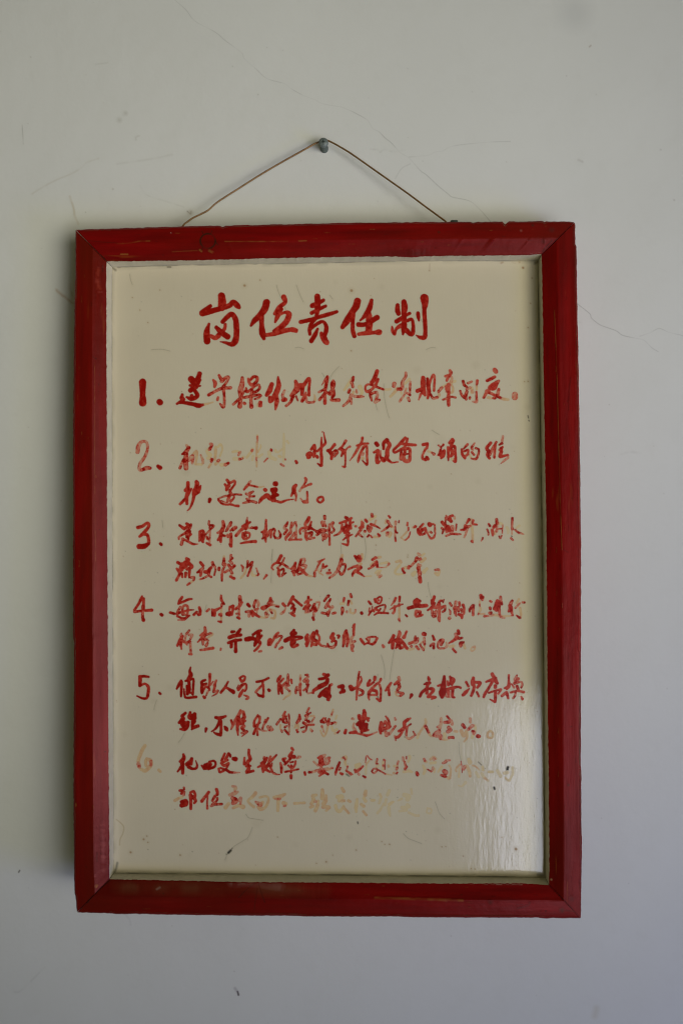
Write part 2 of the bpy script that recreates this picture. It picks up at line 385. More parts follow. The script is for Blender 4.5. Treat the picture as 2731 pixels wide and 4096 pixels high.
for side in ('top', 'right', 'bottom', 'left'):
    n = 420
    o = arc(OUT[side], n, 1.2); i = arc(INN[side], n, 1.2); b = arc(BRD[side], n, 0.9)
    ax = 1 if side in ('top', 'bottom') else 0
    k = np.arange(n)*6.0
    r = o + (i-o)*RIDGE[side]
    ic = i.copy()
    o[4:-4, ax] += ((vnoise(k, k*0, 21.0, seed)-.5)*2.2 + (vnoise(k, k*0, 7.0, seed+1)-.5)*1.2)[4:-4]
    i[4:-4, ax] += ((vnoise(k, k*0, 17.0, seed+2)-.5)*2.6 + (vnoise(k, k*0, 6.5, seed+3)-.5)*1.4)[4:-4]
    seed += 4
    O_ = at(o[:, 0], o[:, 1], FRONT+.005)
    wd = np.abs(ic-r)[:, ax]; sg = np.sign(ic-r)[:, ax]
    BV = BEVEL*(1 + (i-ic)[:, ax]*sg/wd)           # the ragged inner edge stays on the bevel
    I_ = at(i[:, 0], i[:, 1], FRONT+BV)
    R_ = at(r[:, 0], r[:, 1], FRONT)
    B_ = at(b[:, 0], b[:, 1], FRONT+DEEP)
    def row(p, y): q = p.copy(); q[:, 1] = y; return q
    inw = (R_-O_); inw[:, 1] = 0; inw /= np.linalg.norm(inw, axis=1)[:, None]
    Is = I_ - inw*0.0005                        # the rail's own inner face lies just behind its cream edge
    rows = [row(O_, FRONT+THICK), row(O_, FRONT+.005), row(O_+inw*.0008, FRONT+.0018), row(O_+inw*.0030, FRONT+.0002),
            row(O_+inw*.006, FRONT), row(R_-inw*.0016, FRONT), row(R_, FRONT+.00018), row(R_+inw*.0016, FRONT+.0008), I_-inw*.0012+np.array([0,-.0006,0]), I_,
            row(Is, FRONT+BEVEL+.0025), row(B_-inw*.0006, FRONT+DEEP-.0006), row(B_-inw*.012, FRONT+THICK-.003), row(B_-inw*.012, FRONT+THICK)]
    m = len(rows); V = np.concatenate(rows)
    Fc = []
    for j in range(m):
        j2 = (j+1) % m
        Fc += [[j*n+q, j*n+q+1, j2*n+q+1, j2*n+q] for q in range(n-1)]
    Fc += [[j*n for j in range(m)], [j*n+n-1 for j in range(m)][::-1]]
    # marks in the rail's paint follow its flat and its bevel
    vert = side in ('left', 'right')
    oo, ii_ = (o[np.argsort(o[:, 1])], i[np.argsort(i[:, 1])]) if vert else (o[np.argsort(o[:, 0])], i[np.argsort(i[:, 0])])
    def across(x, y, oo=oo, ii_=ii_, vert=vert):
        if vert: a0 = np.interp(y, oo[:, 1], oo[:, 0]); b0 = np.interp(y, ii_[:, 1], ii_[:, 0]); return (x-a0)/(b0-a0)
        a0 = np.interp(x, oo[:, 0], oo[:, 1]); b0 = np.interp(x, ii_[:, 0], ii_[:, 1]); return (y-a0)/(b0-a0)
    def on_rail(x, y, tr=RIDGE[side]):
        t = across(x, y)
        d = np.where(t < tr, 0, BEVEL*(t-tr)/(1-tr)) + np.where(t < .05, .005*np.clip(1-t/.05, 0, 1.3)**2, 0)
        return at(x, y, FRONT + d - 0.00028)
    ends = (o[0], i[0], o[-1], i[-1])
    def inside(x, y):
        t = across(x, y); ok = (t > .012) & (t < .975)
        for a_, b_, sgn in ((ends[0], ends[1], 1), (ends[2], ends[3], -1)):   # stay on this side of the mitres
            cr = (b_[0]-a_[0])*(y-a_[1]) - (b_[1]-a_[1])*(x-a_[0])
            mid = o[n//2]; cm = (b_[0]-a_[0])*(mid[1]-a_[1]) - (b_[1]-a_[1])*(mid[0]-a_[0])
            ok &= cr*np.sign(cm) > 0
        return ok
    ed = [(x+(4 if side == 'left' else -4 if side == 'right' else 0), y+(3.5 if side == 'top' else -3.5 if side == 'bottom' else 0)) for x, y in OUT[side][1:-1]]
    mk = [line(OLIVE, .55, 3.5, ed, 1.8, 55), line((.30,.27,.15), .6, 2.5, ed, 1.3, 18)]
    rr = np.random.RandomState(seed)
    for q in range(34):                          # nicks and old paint showing along the grain
        u = rr.uniform(.03, .97); t = rr.uniform(.12, .92); p0 = o[int(u*(n-1))]*(1-t) + i[int(u*(n-1))]*t
        l = rr.uniform(4, 26); e = (0, l) if vert else (l, 0)
        mk.append(line(OCHRE if rr.rand() < .5 else BLACK, rr.uniform(.2, .5), rr.uniform(1.5, 3), [tuple(p0), (p0[0]+e[0]*.5+1, p0[1]+e[1]*.5), (p0[0]+e[0], p0[1]+e[1])], 2.0, 7))
    if side == 'top':
        th = np.linspace(0, 2*np.pi, 26)
        mk += [line((.03,.012,.006), .97, 6.5, [(832+30*np.cos(t), 964+30*np.sin(t)*.98) for t in th], 1.3, 26),
               line((.03,.012,.006), .5, 2.6, [(832+30*np.cos(t), 964+30*np.sin(t)*.98) for t in th], 1.3)]
        for x0, y0, x1, y1 in ((815,938,808,924),(843,938,849,922),(812,990,805,1002),(836,994,839,1008),(850,988,848,994),(860,962,872,980)):
            mk.append(line((.03,.012,.006), .8, 3.4, [(x0, y0), (x1, y1)], 1.3))
        mk += [line((.02,.01,.006), .9, 5, [(350,972),(372,993),(400,1018),(420,1035)], 1.5), line(OCHRE, .7, 5, [(484,1017),(512,1017)], 2.2), line(OCHRE, .4, 4, [(470,975),(520,972),(560,965),(600,964)], 2.5, 20),
               line(OCHRE, .6, 7, [(800,1000),(806,1005)], 3), line(OCHRE, .6, 8, [(838,1003),(850,1009)], 4, 8), line(OCHRE, .45, 4, [(900,966),(1000,966),(1150,965)], 2, 22), line(OCHRE, .6, 4, [(1195,964),(1225,963)], 2),
               dot((.5,.3,.25), .7, 4, 684, 931), line(OCHRE, .3, 3, [(690,1007),(790,1002)], 2), line((.03,.012,.006), .5, 3, [(354,962),(400,967),(470,972)], 1.8),
               line((.05,.012,.006), .5, 22, [(1640,1012),(1660,1016),(1700,1008)], 9, 7), dot((.04,.02,.01), .8, 9, 2129, 901, 3), dot((.04,.02,.01), .7, 8, 1754, 928, 3), dot((.06,.02,.015), .6, 16, 2205, 919, 7), dot((.06,.02,.015), .6, 14, 2172, 966, 6),
               line((.03,.012,.006), .85, 4, [(2208,963),(2185,985),(2168,1006)], 1.6), line((.45,.38,.26), .7, 5, [(2120,1018),(2140,1017),(2158,1014)], 2.5), dot((.36,.14,.10), .5, 7, 2082, 922, 4)]
    if side == 'bottom':
        mk += [line((.025,.01,.006), .9, 4.5, [(440,3522),(420,3540),(395,3562),(362,3597),(350,3612)], 1.5), line((.025,.01,.006), .8, 3.5, [(1020,3530),(985,3560),(955,3590)], 1.5), line((.025,.01,.006), .8, 3.5, [(1035,3535),(1045,3570),(1060,3610)], 1.5),
               line((.03,.012,.006), .7, 3.0, [(1030,3555),(1022,3600),(1018,3640)], 1.5), line((.42,.30,.22), .35, 26, [(930,3530),(1000,3528),(1060,3534),(1120,3545)], 12, 16), line((.15,.05,.02), .6, 44, [(470,3545),(700,3550),(1000,3556),(1300,3562)], 18, 60),
               line((.45,.35,.25), .6, 6, [(628,3557),(640,3550)], 3), dot((.05,.02,.01), .8, 18, 2246, 3641, 6), line((.05,.02,.01), .6, 4, [(2246,3641),(2310,3647)], 2), line((.05,.015,.01), .5, 6, [(2070,3634),(2110,3622),(2118,3610)], 3), dot((.05,.015,.01), .7, 14, 1960, 3609, 6),
               line(OCHRE, .5, 8, [(1500,3592),(1600,3594),(1700,3597),(1850,3602)], 4, 24), line((.5,.38,.26), .7, 4, [(1880,3536),(2000,3537),(2086,3538)], 2.2, 26)]
    if side == 'left':
        mk += [line(OCHRE, .7, 12, [(388,3545),(390,3552)], 5), line((.35,.10,.10), .35, 14, [(412,3290),(414,3400),(416,3480)], 6, 26), line((.05,.012,.006), .6, 5, [(391,3412),(388,3430),(390,3446)], 2), line(OCHRE, .3, 3, [(380,1450),(380,1900),(384,2300)], 2, 30),
               line((.30,.04,.02), .5, 16, [(395,1080),(393,1130),(402,1165)], 7, 9), dot(OCHRE, .8, 14, 298, 3219, 5), line((.04,.012,.006), .7, 4, [(412,1062),(411,1085)], 2)]
    if side == 'right':
        mk += [line(OCHRE, .5, 3, [(2216,1240),(2226,1500),(2236,1900),(2246,2200)], 1.5, 35), line((.30,.006,.004), .5, 10, [(2316,1900),(2318,2200),(2317,2600)], 4, 60), dot((.05,.02,.01), .7, 9, 2272, 3140, 3), line((.04,.01,.008), .5, 3, [(2252,2198),(2262,2204),(2272,2210)], 1.6),
               line((.025,.01,.006), .85, 4, [(2200,3552),(2230,3582),(2265,3618),(2312,3662)], 1.5), dot((.06,.02,.015), .6, 16, 2285, 3595, 7), dot((.5,.3,.15), .7, 7, 2203, 3518, 3), line((.02,.008,.006), .5, 3, [(2282,1510),(2276,1560),(2273,1640)], 2)]
    for e0 in (0, 2):                              # the mitred joints, open in places
        p, q_ = ends[e0], ends[e0+1]
        mk.append(line((.02,.009,.005), .75, 4.0, [tuple(p*.9+q_*.1), tuple(p*.5+q_*.5), tuple(q_*.98+p*.02)], 1.5, 60))
    v, f, c, a = film(mk, on_rail, 1.5, False, inside)
    rail = build('rail', [(V, Fc, 0, None, None), (v, f, 0, c, a)], [RED_V if vert else RED_H], sign)
    PINV[rail.name] = Matrix.Identity(4)
    lip = build('inner_edge', [(np.concatenate([I_+inw*.00002, row(I_*.5+B_*.5, FRONT+(BEVEL+DEEP)/2), row(B_, FRONT+DEEP-.0002)]),
                [[q, q+1, n+q+1, n+q] for q in range(n-1)] + [[n+q, n+q+1, 2*n+q+1, 2*n+q] for q in range(n-1)], 0, None, None)], [LIP], rail)
    if side == 'bottom': tag(lip, 'grubby cream lower edge of the recess')

# the cream board with its hairs, rust spots and dirt
BOARD_Y = FRONT + DEEP
MARKS = []
for pts in ([(1106,1140),(1112,1163),(1127,1199),(1145,1247)], [(1185,1140),(1199,1178),(1213,1208)], [(1181,1391),(1196,1389),(1214,1395)], [(1680,1273),(1691,1298),(1696,1339)],
            [(1704,1398),(1724,1390),(1740,1391)], [(606,1399),(646,1397),(680,1404)], [(520,1096),(523,1118),(530,1138)], [(1355,1466),(1329,1495),(1314,1530),(1309,1570)], [(1288,1492),(1300,1512),(1311,1532)],
            [(1534,1535),(1536,1582),(1540,1610),(1549,1650),(1556,1672)], [(1726,1720),(1741,1730),(1755,1738)], [(649,2082),(651,2096),(652,2110)], [(1449,2115),(1458,2155),(1463,2195),(1459,2230),(1454,2240)],
            [(1711,2330),(1714,2356),(1722,2385),(1731,2400)], [(1576,2598),(1571,2626),(1566,2660),(1561,2692),(1558,2720)], [(1524,2620),(1535,2660),(1538,2687),(1536,2714)], [(1510,2697),(1508,2722),(1509,2742)],
            [(627,2800),(619,2825),(617,2839)], [(739,2932),(726,2955),(714,2970)], [(984,3257),(995,3271),(1015,3275),(1052,3281)], [(1010,3309),(993,3348),(971,3364),(940,3383),(921,3400)], [(1739,3207),(1746,3225),(1756,3252),(1776,3275)],
            [(1613,3335),(1630,3352),(1648,3360),(1685,3374)], [(1085,2240),(1090,2200),(1084,2330)], [(1363,2170),(1365,2215)], [(1912,3048),(1926,3060),(1938,3074)], [(903,3414),(906,3425),(900,3440)], [(1834,2970),(1836,3012),(1842,3042)],
            [(895,2880),(901,2862)], [(1502,1616),(1508,1640)], [(1318,1180),(1330,1196)], [(826,2420),(820,2445)]):
    MARKS.append(line(HAIR, .62, 2.2, pts, 1.1))
    MARKS.append(line((.40,.32,.16), .12, 10, [(x+2, y+3) for x, y in pts], 5))
MARKS += [line((.38,.27,.10), .55, 4, [(466,3278),(484,3292),(496,3309),(492,3335),(482,3355),(479,3380)], 2.2),
 line(BLACK, .97, 10, [(914,3411),(918,3407),(923,3402)], 2.5), line(BLACK, .9, 4, [(923,3402),(930,3392)], 1.6), line(BLACK, .8, 4, [(914,3411),(908,3418)], 1.6),
 line(BLACK, .97, 11, [(2030,3069),(2028,3076),(2028,3080)], 2.2), line(BLACK, .95, 9, [(1975,3150),(1977,3156)], 2.0), line(BLACK, .9, 5, [(1430,3288),(1431,3294)], 1.8), line(BLACK, .85, 4, [(1912,3048),(1926,3062),(1938,3074)], 1.3),
 line(BLACK, .9, 4, [(2110,1663),(2112,1672)], 1.6), line(BLACK, .9, 4, [(2113,1681),(2115,1684)], 1.6), line(BLACK, .95, 6, [(904,2124),(905,2126)], 1.6), line(BLACK, .9, 7, [(1764,1787),(1762,1791)], 2.0),
 line(BLACK, .8, 7, [(671,1068),(683,1068)], 2.5), line(BLACK, .7, 6, [(472,1069),(482,1069)], 2.5), line((.06,.09,.05), .8, 8, [(1386,3097),(1396,3103)], 2.5), line(BLACK, .95, 6, [(2045,2145),(2046,2147)], 1.8), line(BLACK, .95, 6, [(1157,2452),(1158,2453)], 1.8), line(BLACK, .9, 6, [(1619,2948),(1622,2945)], 2),
 line(BLACK, .9, 5, [(1507,2783),(1512,2790)], 1.6), line(RUST, .6, 7, [(2003,1052),(2010,1049)], 3), line(RUST, .5, 12, [(2050,1045),(2068,1048),(2085,1047)], 5, 9), dot(RUST, .9, 8, 2090, 1071, 3), dot(RUST, .6, 5, 1716, 1082, 2.5), line(RUST, .4, 3, [(1718,1055),(1717,1078)], 2)]
for x, y, w in ((575,3357,9),(523,3409,10),(721,3420,8),(588,3344,6),(592,3369,6),(1110,3348,5),(1304,3447,8),(1265,3453,5),(1766,3387,6),(1781,3386,5),(1851,3424,6),(1557,3377,7),(1538,3377,5),(1424,3400,6),(1526,3366,5),(1883,3474,5),(1898,3476,6),(1410,2100,5),(1503,2180,5),(1629,2228,5),(2096,1526,5),(2110,1525,6),(2126,1112,6),(2120,1213,5),(2110,1310,5),(1630,2220,4),(2005,3349,5),(2062,3396,14),(1330,3420,4),(600,2200,4),(560,1240,5),(592,1290,5),(530,1190,5),(640,1160,5),(1405,1162,14),(978,1142,12),(1404,1403,6),(1040,1120,6)):
    MARKS += [dot(RUST, .8, w*.8, x, y, 1.8), dot((.46,.34,.15), .18, w*2.0, x, y, 5)]
rs = np.random.RandomState(11)
for q in range(230):
    x = rs.uniform(460, 2150); y = 1075 + (rs.rand()**.75)*2410
    MARKS.append(dot(RUST if rs.rand() < .6 else (.10,.09,.06), rs.uniform(.15, .6), rs.uniform(2.0, 4.2), x, y, 1.6))
for q in range(36):
    x = rs.uniform(470, 2130); y = rs.uniform(1090, 3480); MARKS.append(dot((.44,.36,.20), rs.uniform(.08, .2), rs.uniform(10, 34), x, y, 9))
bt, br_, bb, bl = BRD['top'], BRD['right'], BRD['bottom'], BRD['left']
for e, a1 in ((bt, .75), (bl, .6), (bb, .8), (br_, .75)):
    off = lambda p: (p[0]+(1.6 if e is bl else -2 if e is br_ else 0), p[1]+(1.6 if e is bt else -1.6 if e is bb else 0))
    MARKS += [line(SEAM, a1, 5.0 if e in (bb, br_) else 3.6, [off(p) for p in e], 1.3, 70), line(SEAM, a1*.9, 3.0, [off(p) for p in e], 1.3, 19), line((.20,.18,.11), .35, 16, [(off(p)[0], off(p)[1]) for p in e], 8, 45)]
MARKS += [line((.10,.09,.06), .8, 10, [(452,1072),(462,1080)], 5), line((.08,.07,.05), .8, 12, [(2150,1048),(2140,1052)], 6), line((.08,.09,.08), .8, 8, [(460,3488),(466,3470),(470,3452)], 4), line((.08,.07,.05), .7, 10, [(2172,3502),(2150,3500)], 5)]
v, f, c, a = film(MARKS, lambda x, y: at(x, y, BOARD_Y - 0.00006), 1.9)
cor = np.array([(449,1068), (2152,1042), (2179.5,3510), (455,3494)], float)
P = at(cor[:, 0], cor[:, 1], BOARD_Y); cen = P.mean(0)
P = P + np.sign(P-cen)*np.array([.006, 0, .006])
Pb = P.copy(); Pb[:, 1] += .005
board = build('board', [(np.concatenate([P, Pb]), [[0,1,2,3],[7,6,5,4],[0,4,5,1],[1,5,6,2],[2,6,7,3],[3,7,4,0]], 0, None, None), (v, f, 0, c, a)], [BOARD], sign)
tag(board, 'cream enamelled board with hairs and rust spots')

# ------------------------------------------------------------------ the brush lettering, traced stroke by stroke
LINES = [
'''
@ 760 1140 3.92
0 495 170 110 505 260 125 500 350 120
0 320 330 60 215 420 90
0 200 440 105 330 410 90 480 370 80 620 320 80 680 270 80 740 320 90 770 350 60
0 300 610 40 265 740 95 270 880 105
0 515 575 70 600 490 75 660 460 80 715 540 85 730 680 90 728 800 90 710 880 100 660 930 75 560 905 45 480 890 18
0 415 665 60 490 740 85 590 810 90
1 555 620 50 540 690 55 470 770 80 400 830 70 330 800 60
0 1200 275 110 1170 380 110 1090 480 90 1010 560 80 955 640 35
0 1120 480 80 1125 620 75 1135 750 100 1160 840 55
1 1470 190 85 1490 270 65 1400 350 70 1330 450 55
1 1440 380 50 1370 500 70 1335 580 35
1 1390 470 40 1490 430 50 1550 460 90 1520 560 90 1440 650 90 1330 730 80
1 1205 785 60 1320 765 70 1450 725 75 1570 700 70 1610 700 80 1660 715 70
@ 1140 1140 3.92
0 505 180 90 510 300 95 505 400 80 495 480 60
0 430 325 80 520 285 70 600 240 55
0 415 440 60 520 385 60 635 330 50
0 245 580 65 400 545 65 540 500 60 680 460 65 810 420 50
0 480 530 50 410 610 60 385 700 60 390 770 50
0 400 690 50 500 610 55 590 575 50 640 630 60 645 710 70 620 800 60 640 840 50
0 510 690 40 470 780 70 410 880 70
1 570 760 60 580 830 50 640 890 90 660 910 60
0 1135 255 110 1110 340 110 1040 440 95 970 560 105 900 660 70
0 1065 450 70 1060 600 62 1060 710 65 1085 800 70
0 1355 240 55 1325 360 85 1260 470 70 1180 555 30
0 1150 620 75 1250 620 70 1360 560 80 1440 510 85
1 1300 420 85 1320 560 110 1310 720 100
1 1155 770 55 1280 755 70 1400 745 60 1475 740 90
@ 1500 1140 3.92
0 350 320 65 350 400 80 365 450 70
0 450 265 80 460 350 100 450 450 75 455 560 80 450 680 90 435 770 35
0 335 570 70 420 520 70 500 465 50 540 445 50
1 265 650 20 275 720 55 305 775 35 330 690 45 400 640 70 450 620 60
0 500 560 55 570 540 50 595 620 50 590 740 70 560 780 55 500 720 80 460 690 60
0 670 440 55 675 490 60 685 555 30
0 770 205 130 780 300 100 770 400 65 780 600 65 785 750 65 770 820 75 700 820 55 640 785 15
''',
'''
@ 530 1470 4
0 165 235 115 165 300 105 165 430 90 168 500 105 167 565 120
0 435 550 95 445 560 95
0 1075 100 75 1055 170 85 1030 240 110
0 940 185 100 985 235 110 1010 300 100
0 1080 200 50 1060 230 60
0 920 285 40 1000 290 60 1085 295 28
0 930 365 80 1000 320 80
0 1000 370 60 1035 430 70 1030 470 65 945 500 75 870 475 35
0 950 455 60 945 480 60
0 800 435 45 790 490 70 810 520 65 715 580 38
0 730 570 35 800 560 50 900 575 60 980 590 65 1060 610 75 1120 600 45
6 1110 600 45 1200 580 30 1290 555 15
2 1295 200 35 1325 250 60 1315 305 45
2 1385 125 40 1415 180 55
3 1430 220 60 1500 160 50 1535 160 50 1510 230 40 1450 310 45
3 1220 440 50 1320 385 45 1430 335 50 1570 325 50
3 1455 330 55 1468 450 42 1470 580 42 1450 630 55 1400 580 25
2 1370 480 40 1360 520 42
@ 922 1470 4
3 190 165 45 185 270 80 160 370 85 165 470 65 155 560 65 150 620 75
3 45 590 38 150 500 45 250 475 45 330 460 45 450 440 45 485 450 40
2 285 180 35 300 240 45 345 280 55 420 220 50 425 160 48 370 150 48 310 210 40
2 250 335 38 270 390 45 380 310 35
3 400 300 22 450 275 35 465 330 40 420 380 45 370 400 45
3 350 370 45 330 460 55 330 560 50 335 630 65
4 470 440 35 460 480 38 390 505 28
2 220 570 50 230 578 50
2 480 560 60 480 610 60
7 445 590 50 440 620 40
3 170 470 40 230 370 30
1 660 270 70 625 370 85 580 440 60
1 630 480 60 640 540 65 720 430 85 770 300 80 765 210 55 762 150 25
2 720 450 80 740 530 75 730 600 60 720 670 30
4 865 370 35 835 440 42 850 500 50
2 840 520 60 875 515 70
2 1040 220 50 1060 290 80 1060 350 100 1010 410 75 975 450 55
3 1000 460 55 960 550 45 890 615 40
3 1050 460 30 1075 530 25
1 1110 290 80 1180 270 65 1240 180 50 1265 200 45 1255 330 42 1255 440 50
1 1150 300 75 1145 430 55
2 1205 400 30 1190 460 65 1145 535 55
4 1210 480 35 1230 555 38 1330 555 35
6 1330 555 35 1352 510 40 1340 430 15
3 1550 150 50 1500 220 30 1460 280 12
2 1550 170 45 1530 270 55 1510 400 48 1510 570 55
3 1410 395 32 1520 340 45
3 1500 420 42 1420 520 42
2 1540 400 45 1590 430 45
@ 1314 1470 4
3 75 215 45 70 260 85 65 320 70
3 60 350 40 0 420 45
3 75 360 55 75 440 70 55 480 35
3 45 520 48 110 525 55 165 520 55
2 395 155 40 390 210 42
7 380 180 60 300 290 45 250 360 35
4 370 240 45 390 310 45
3 335 360 50 320 400 45
6 400 390 35 390 420 35
4 360 440 50 340 500 45 300 560 42 235 615 38
4 355 490 42 365 580 35
5 445 360 28 450 400 35
7 500 310 70 535 380 50 520 440 40
4 415 460 45 510 470 38 560 465 25
1 775 60 65 750 130 65 720 200 70 690 240 65
1 790 190 45 755 270 48
2 755 270 48 700 340 45 630 385 50 590 360 33 590 300 33 640 270 33 740 300 42 870 350 36
7 890 355 34 990 350 32
4 665 400 45 670 460 45 690 530 30
4 680 420 45 760 395 45 780 430 42 765 500 45 745 555 42 810 520 40
3 1050 260 65 1040 300 55
6 1100 340 60 1050 400 45 990 465 38
4 1235 85 40 1230 150 42 1180 230 45 1170 330 65 1110 350 45
7 1220 260 35 1290 190 42
4 1310 230 32 1300 300 36 1300 400 30
5 1240 340 32 1200 450 32 1135 540 38
7 1160 400 30 1165 440 15
3 1255 410 38 1300 440 40
4 1270 490 45 1290 530 45
1 1510 165 65 1510 240 85 1510 310 75 1510 370 95 1540 440 45
1 1420 375 65 1490 350 60
2 1470 430 40 1440 515 20
@ 1706 1470 4
1 10 180 45 20 280 65 35 390 65 15 490 38
2 30 310 45 70 180 38 110 120 42 125 200 38 115 370 38
3 60 430 38 100 490 42 160 480 45
6 170 480 45 200 440 38 185 390 30
2 370 45 40 385 85 55 365 130 38
2 295 140 38 340 140 55 320 210 38
5 340 130 35 400 160 35 390 220 38
7 450 220 45 340 260 35 230 330 42
3 235 330 45 190 380 45
2 310 310 38 330 350 75
6 390 270 35 420 330 32 400 400 38 310 390 25
2 350 280 55 350 400 45 345 480 60 350 600 55
3 260 515 32 340 490 38 400 470 32 460 480 32
3 580 220 45 600 280 45 640 310 35
3 660 250 40 720 225 30
5 690 320 35 640 350 45
3 640 390 50 620 460 55 630 510 35
3 535 375 35 560 440 40 600 480 50
3 690 480 40 685 495 38
5 735 370 38 735 395 38
7 720 330 50 715 400 40
2 808 210 45 800 260 40
6 797 280 35 797 350 32
4 795 390 35 795 480 38 795 550 42 735 545 25
2 1085 40 70 1105 65 70
2 965 210 48 1030 180 52 1085 150 45
3 1150 215 40 1110 250 75
1 1085 280 100 1060 310 120 1020 320 85
3 1150 350 45 1130 440 55
2 990 360 55 950 410 52 910 480 42
2 960 380 60 1060 430 45 1170 480 45
6 1170 485 45 1230 505 45 1300 515 38
6 980 480 42 1030 490 40
3 1070 490 42 1090 490 42
4 1408 435 90 1408 475 95
''',
'''
@ 530 1720 4
4 85 350 65 95 270 65 140 195 52 210 185 40 240 230 42 240 320 42 200 430 48 130 530 50 110 620 45 130 655 35
3 150 640 50 230 610 65 285 610 50
1 410 580 55 445 605 70
5 870 245 40 880 265 45
3 900 285 60 850 360 65 800 385 35
3 860 390 70 855 500 75 860 610 75
4 820 470 38 790 540 42 760 610 42
4 900 480 55 960 430 65 960 530 38
6 960 410 45 1025 340 42 1030 430 38 1010 540 30
7 1010 550 32 1110 550 35
5 1130 530 35 1130 490 42 1095 400 25
4 1250 225 45 1270 235 50 1240 310 45
7 1230 300 60 1190 340 35 1240 400 70
7 1210 450 50 1250 460 50
3 1275 470 45 1265 500 45
6 1250 550 40 1220 600 30
6 1330 270 35 1330 350 45 1320 480 35
7 1370 270 35 1410 230 35 1440 300 25 1400 420 25
4 1390 480 42 1370 490 40
6 1370 510 45 1330 545 45
7 1420 560 55 1480 550 55
4 1490 560 45 1535 530 45
@ 922 1720 4
7 40 350 40 110 340 35 140 360 40
5 160 350 35 130 400 35
8 60 460 60 140 465 50
4 150 468 38 185 460 32
7 200 445 40 210 430 35
7 350 310 50 330 350 45 260 440 38
4 350 325 28 345 335 25
8 360 420 38 350 480 35
7 428 90 35 430 130 35
4 436 110 22 432 180 22
6 425 200 32 420 330 28 415 430 28
4 415 455 30 412 475 25
6 420 500 30 420 590 20
7 480 240 22 485 270 22 440 350 28
8 450 430 42 510 390 35
4 590 455 25 540 510 22
4 650 315 38 660 335 28
8 620 350 50 640 430 60 720 470 50
8 720 330 50 735 350 40
8 855 60 25 855 260 42 850 500 35
4 880 465 18 880 480 16
8 760 360 28 850 290 30
7 780 420 45 800 430 40
8 905 180 40 930 210 30
4 805 545 30 850 575 32
1 1045 500 42 1060 525 45
1 1340 250 55 1290 310 45
1 1350 270 45 1340 380 55 1330 430 38
1 1250 400 95 1270 385 90
1 1240 440 55 1260 430 60
1 1380 420 50 1390 435 50
1 1455 120 22 1455 240 40 1450 350 45 1455 430 50 1455 520 45 1450 570 48 1395 540 25
1 1385 340 38 1440 290 38 1510 220 42 1515 180 35 1490 40 18
2 1470 25 14 1462 40 10
@ 1314 1720 4
1 -10 330 55 20 330 60
1 95 235 52 50 290 42 10 330 50
1 20 340 65 50 400 55 45 460 45
3 60 380 45 110 330 45 140 360 40 90 420 40
2 275 175 45 220 260 36 165 310 36
1 200 300 60 230 340 55 205 420 28
2 260 340 38 300 290 25 340 265 36
2 255 330 55 268 430 30 265 560 30 255 590 42 220 580 20
2 540 125 42 530 190 42 490 260 45 420 380 40 340 490 10
1 450 250 32 530 225 40 630 215 32
2 575 260 40 520 350 42 475 480 45 470 520 20
2 550 280 38 610 260 38 612 400 38 615 550 38 550 500 25
4 560 370 32 545 400 32
6 545 450 45 540 470 40
0 760 215 65 780 240 62
1 725 360 36 790 330 50 775 430 60 780 515 65 820 500 28
1 832 330 12 830 430 38 880 480 80
0 930 165 70 880 210 55 878 300 42
1 940 190 65 975 240 60 940 320 65 930 430 70 880 490 55
2 940 470 55 1010 520 30 1110 510 20
1 1225 125 45 1160 200 55 1110 250 45 1040 320 42 1060 360 38 1150 310 36 1220 260 36 1260 140 42
1 1160 220 45 1300 235 52 1390 240 40
2 1160 330 38 1160 460 62
2 1200 310 45 1290 300 52 1300 400 45 1285 490 62 1220 490 62 1180 420 70
2 1220 330 45 1210 400 55
2 1240 385 28 1290 380 28
1 1510 235 52 1570 225 52
2 1550 300 42 1510 380 33 1500 450 42 1550 480 45
@ 1706 1720 4
1 10 220 48 5 290 38
1 0 440 55 20 465 50
6 20 340 28 80 360 36
3 90 365 30 115 385 48
4 190 245 28 220 265 32
0 225 270 32 230 285 32
1 255 250 35 265 235 38
1 220 320 42 210 370 45 180 405 28
1 230 400 75 280 330 42 270 410 45 230 450 38
1 410 150 48 365 205 50
1 430 170 42 370 280 36
1 340 280 42 345 400 42 345 490 20
1 370 290 45 440 260 45 455 340 40 460 500 42 430 500 28
1 370 320 45 400 320 50 400 400 55 340 430 38
1 410 385 36 460 385 36
7 410 470 50 440 465 35
2 650 230 42 590 300 26
1 560 310 36 570 390 45 610 450 42
2 600 340 36 660 320 36 655 380 36 610 430 45
4 765 210 22 720 280 42 740 320 26
2 720 355 36 755 395 36
3 780 290 36 830 310 32 825 380 36 790 460 40 720 460 25
7 680 400 35 710 450 30
1 1020 210 52 960 290 55 1000 350 55
1 990 340 55 960 400 32 1000 450 48
3 1110 195 36 1050 300 45 1000 400 48
2 1095 240 42 1085 340 42 1080 440 38
4 1215 100 36 1205 180 36
3 1200 215 45 1155 240 22
2 1210 275 40 1160 320 36
1 1185 300 55 1190 350 55 1170 420 55 1210 420 45 1290 400 36
6 1300 410 34 1305 440 34
4 1290 450 34 1240 490 34 1180 540 8
''',
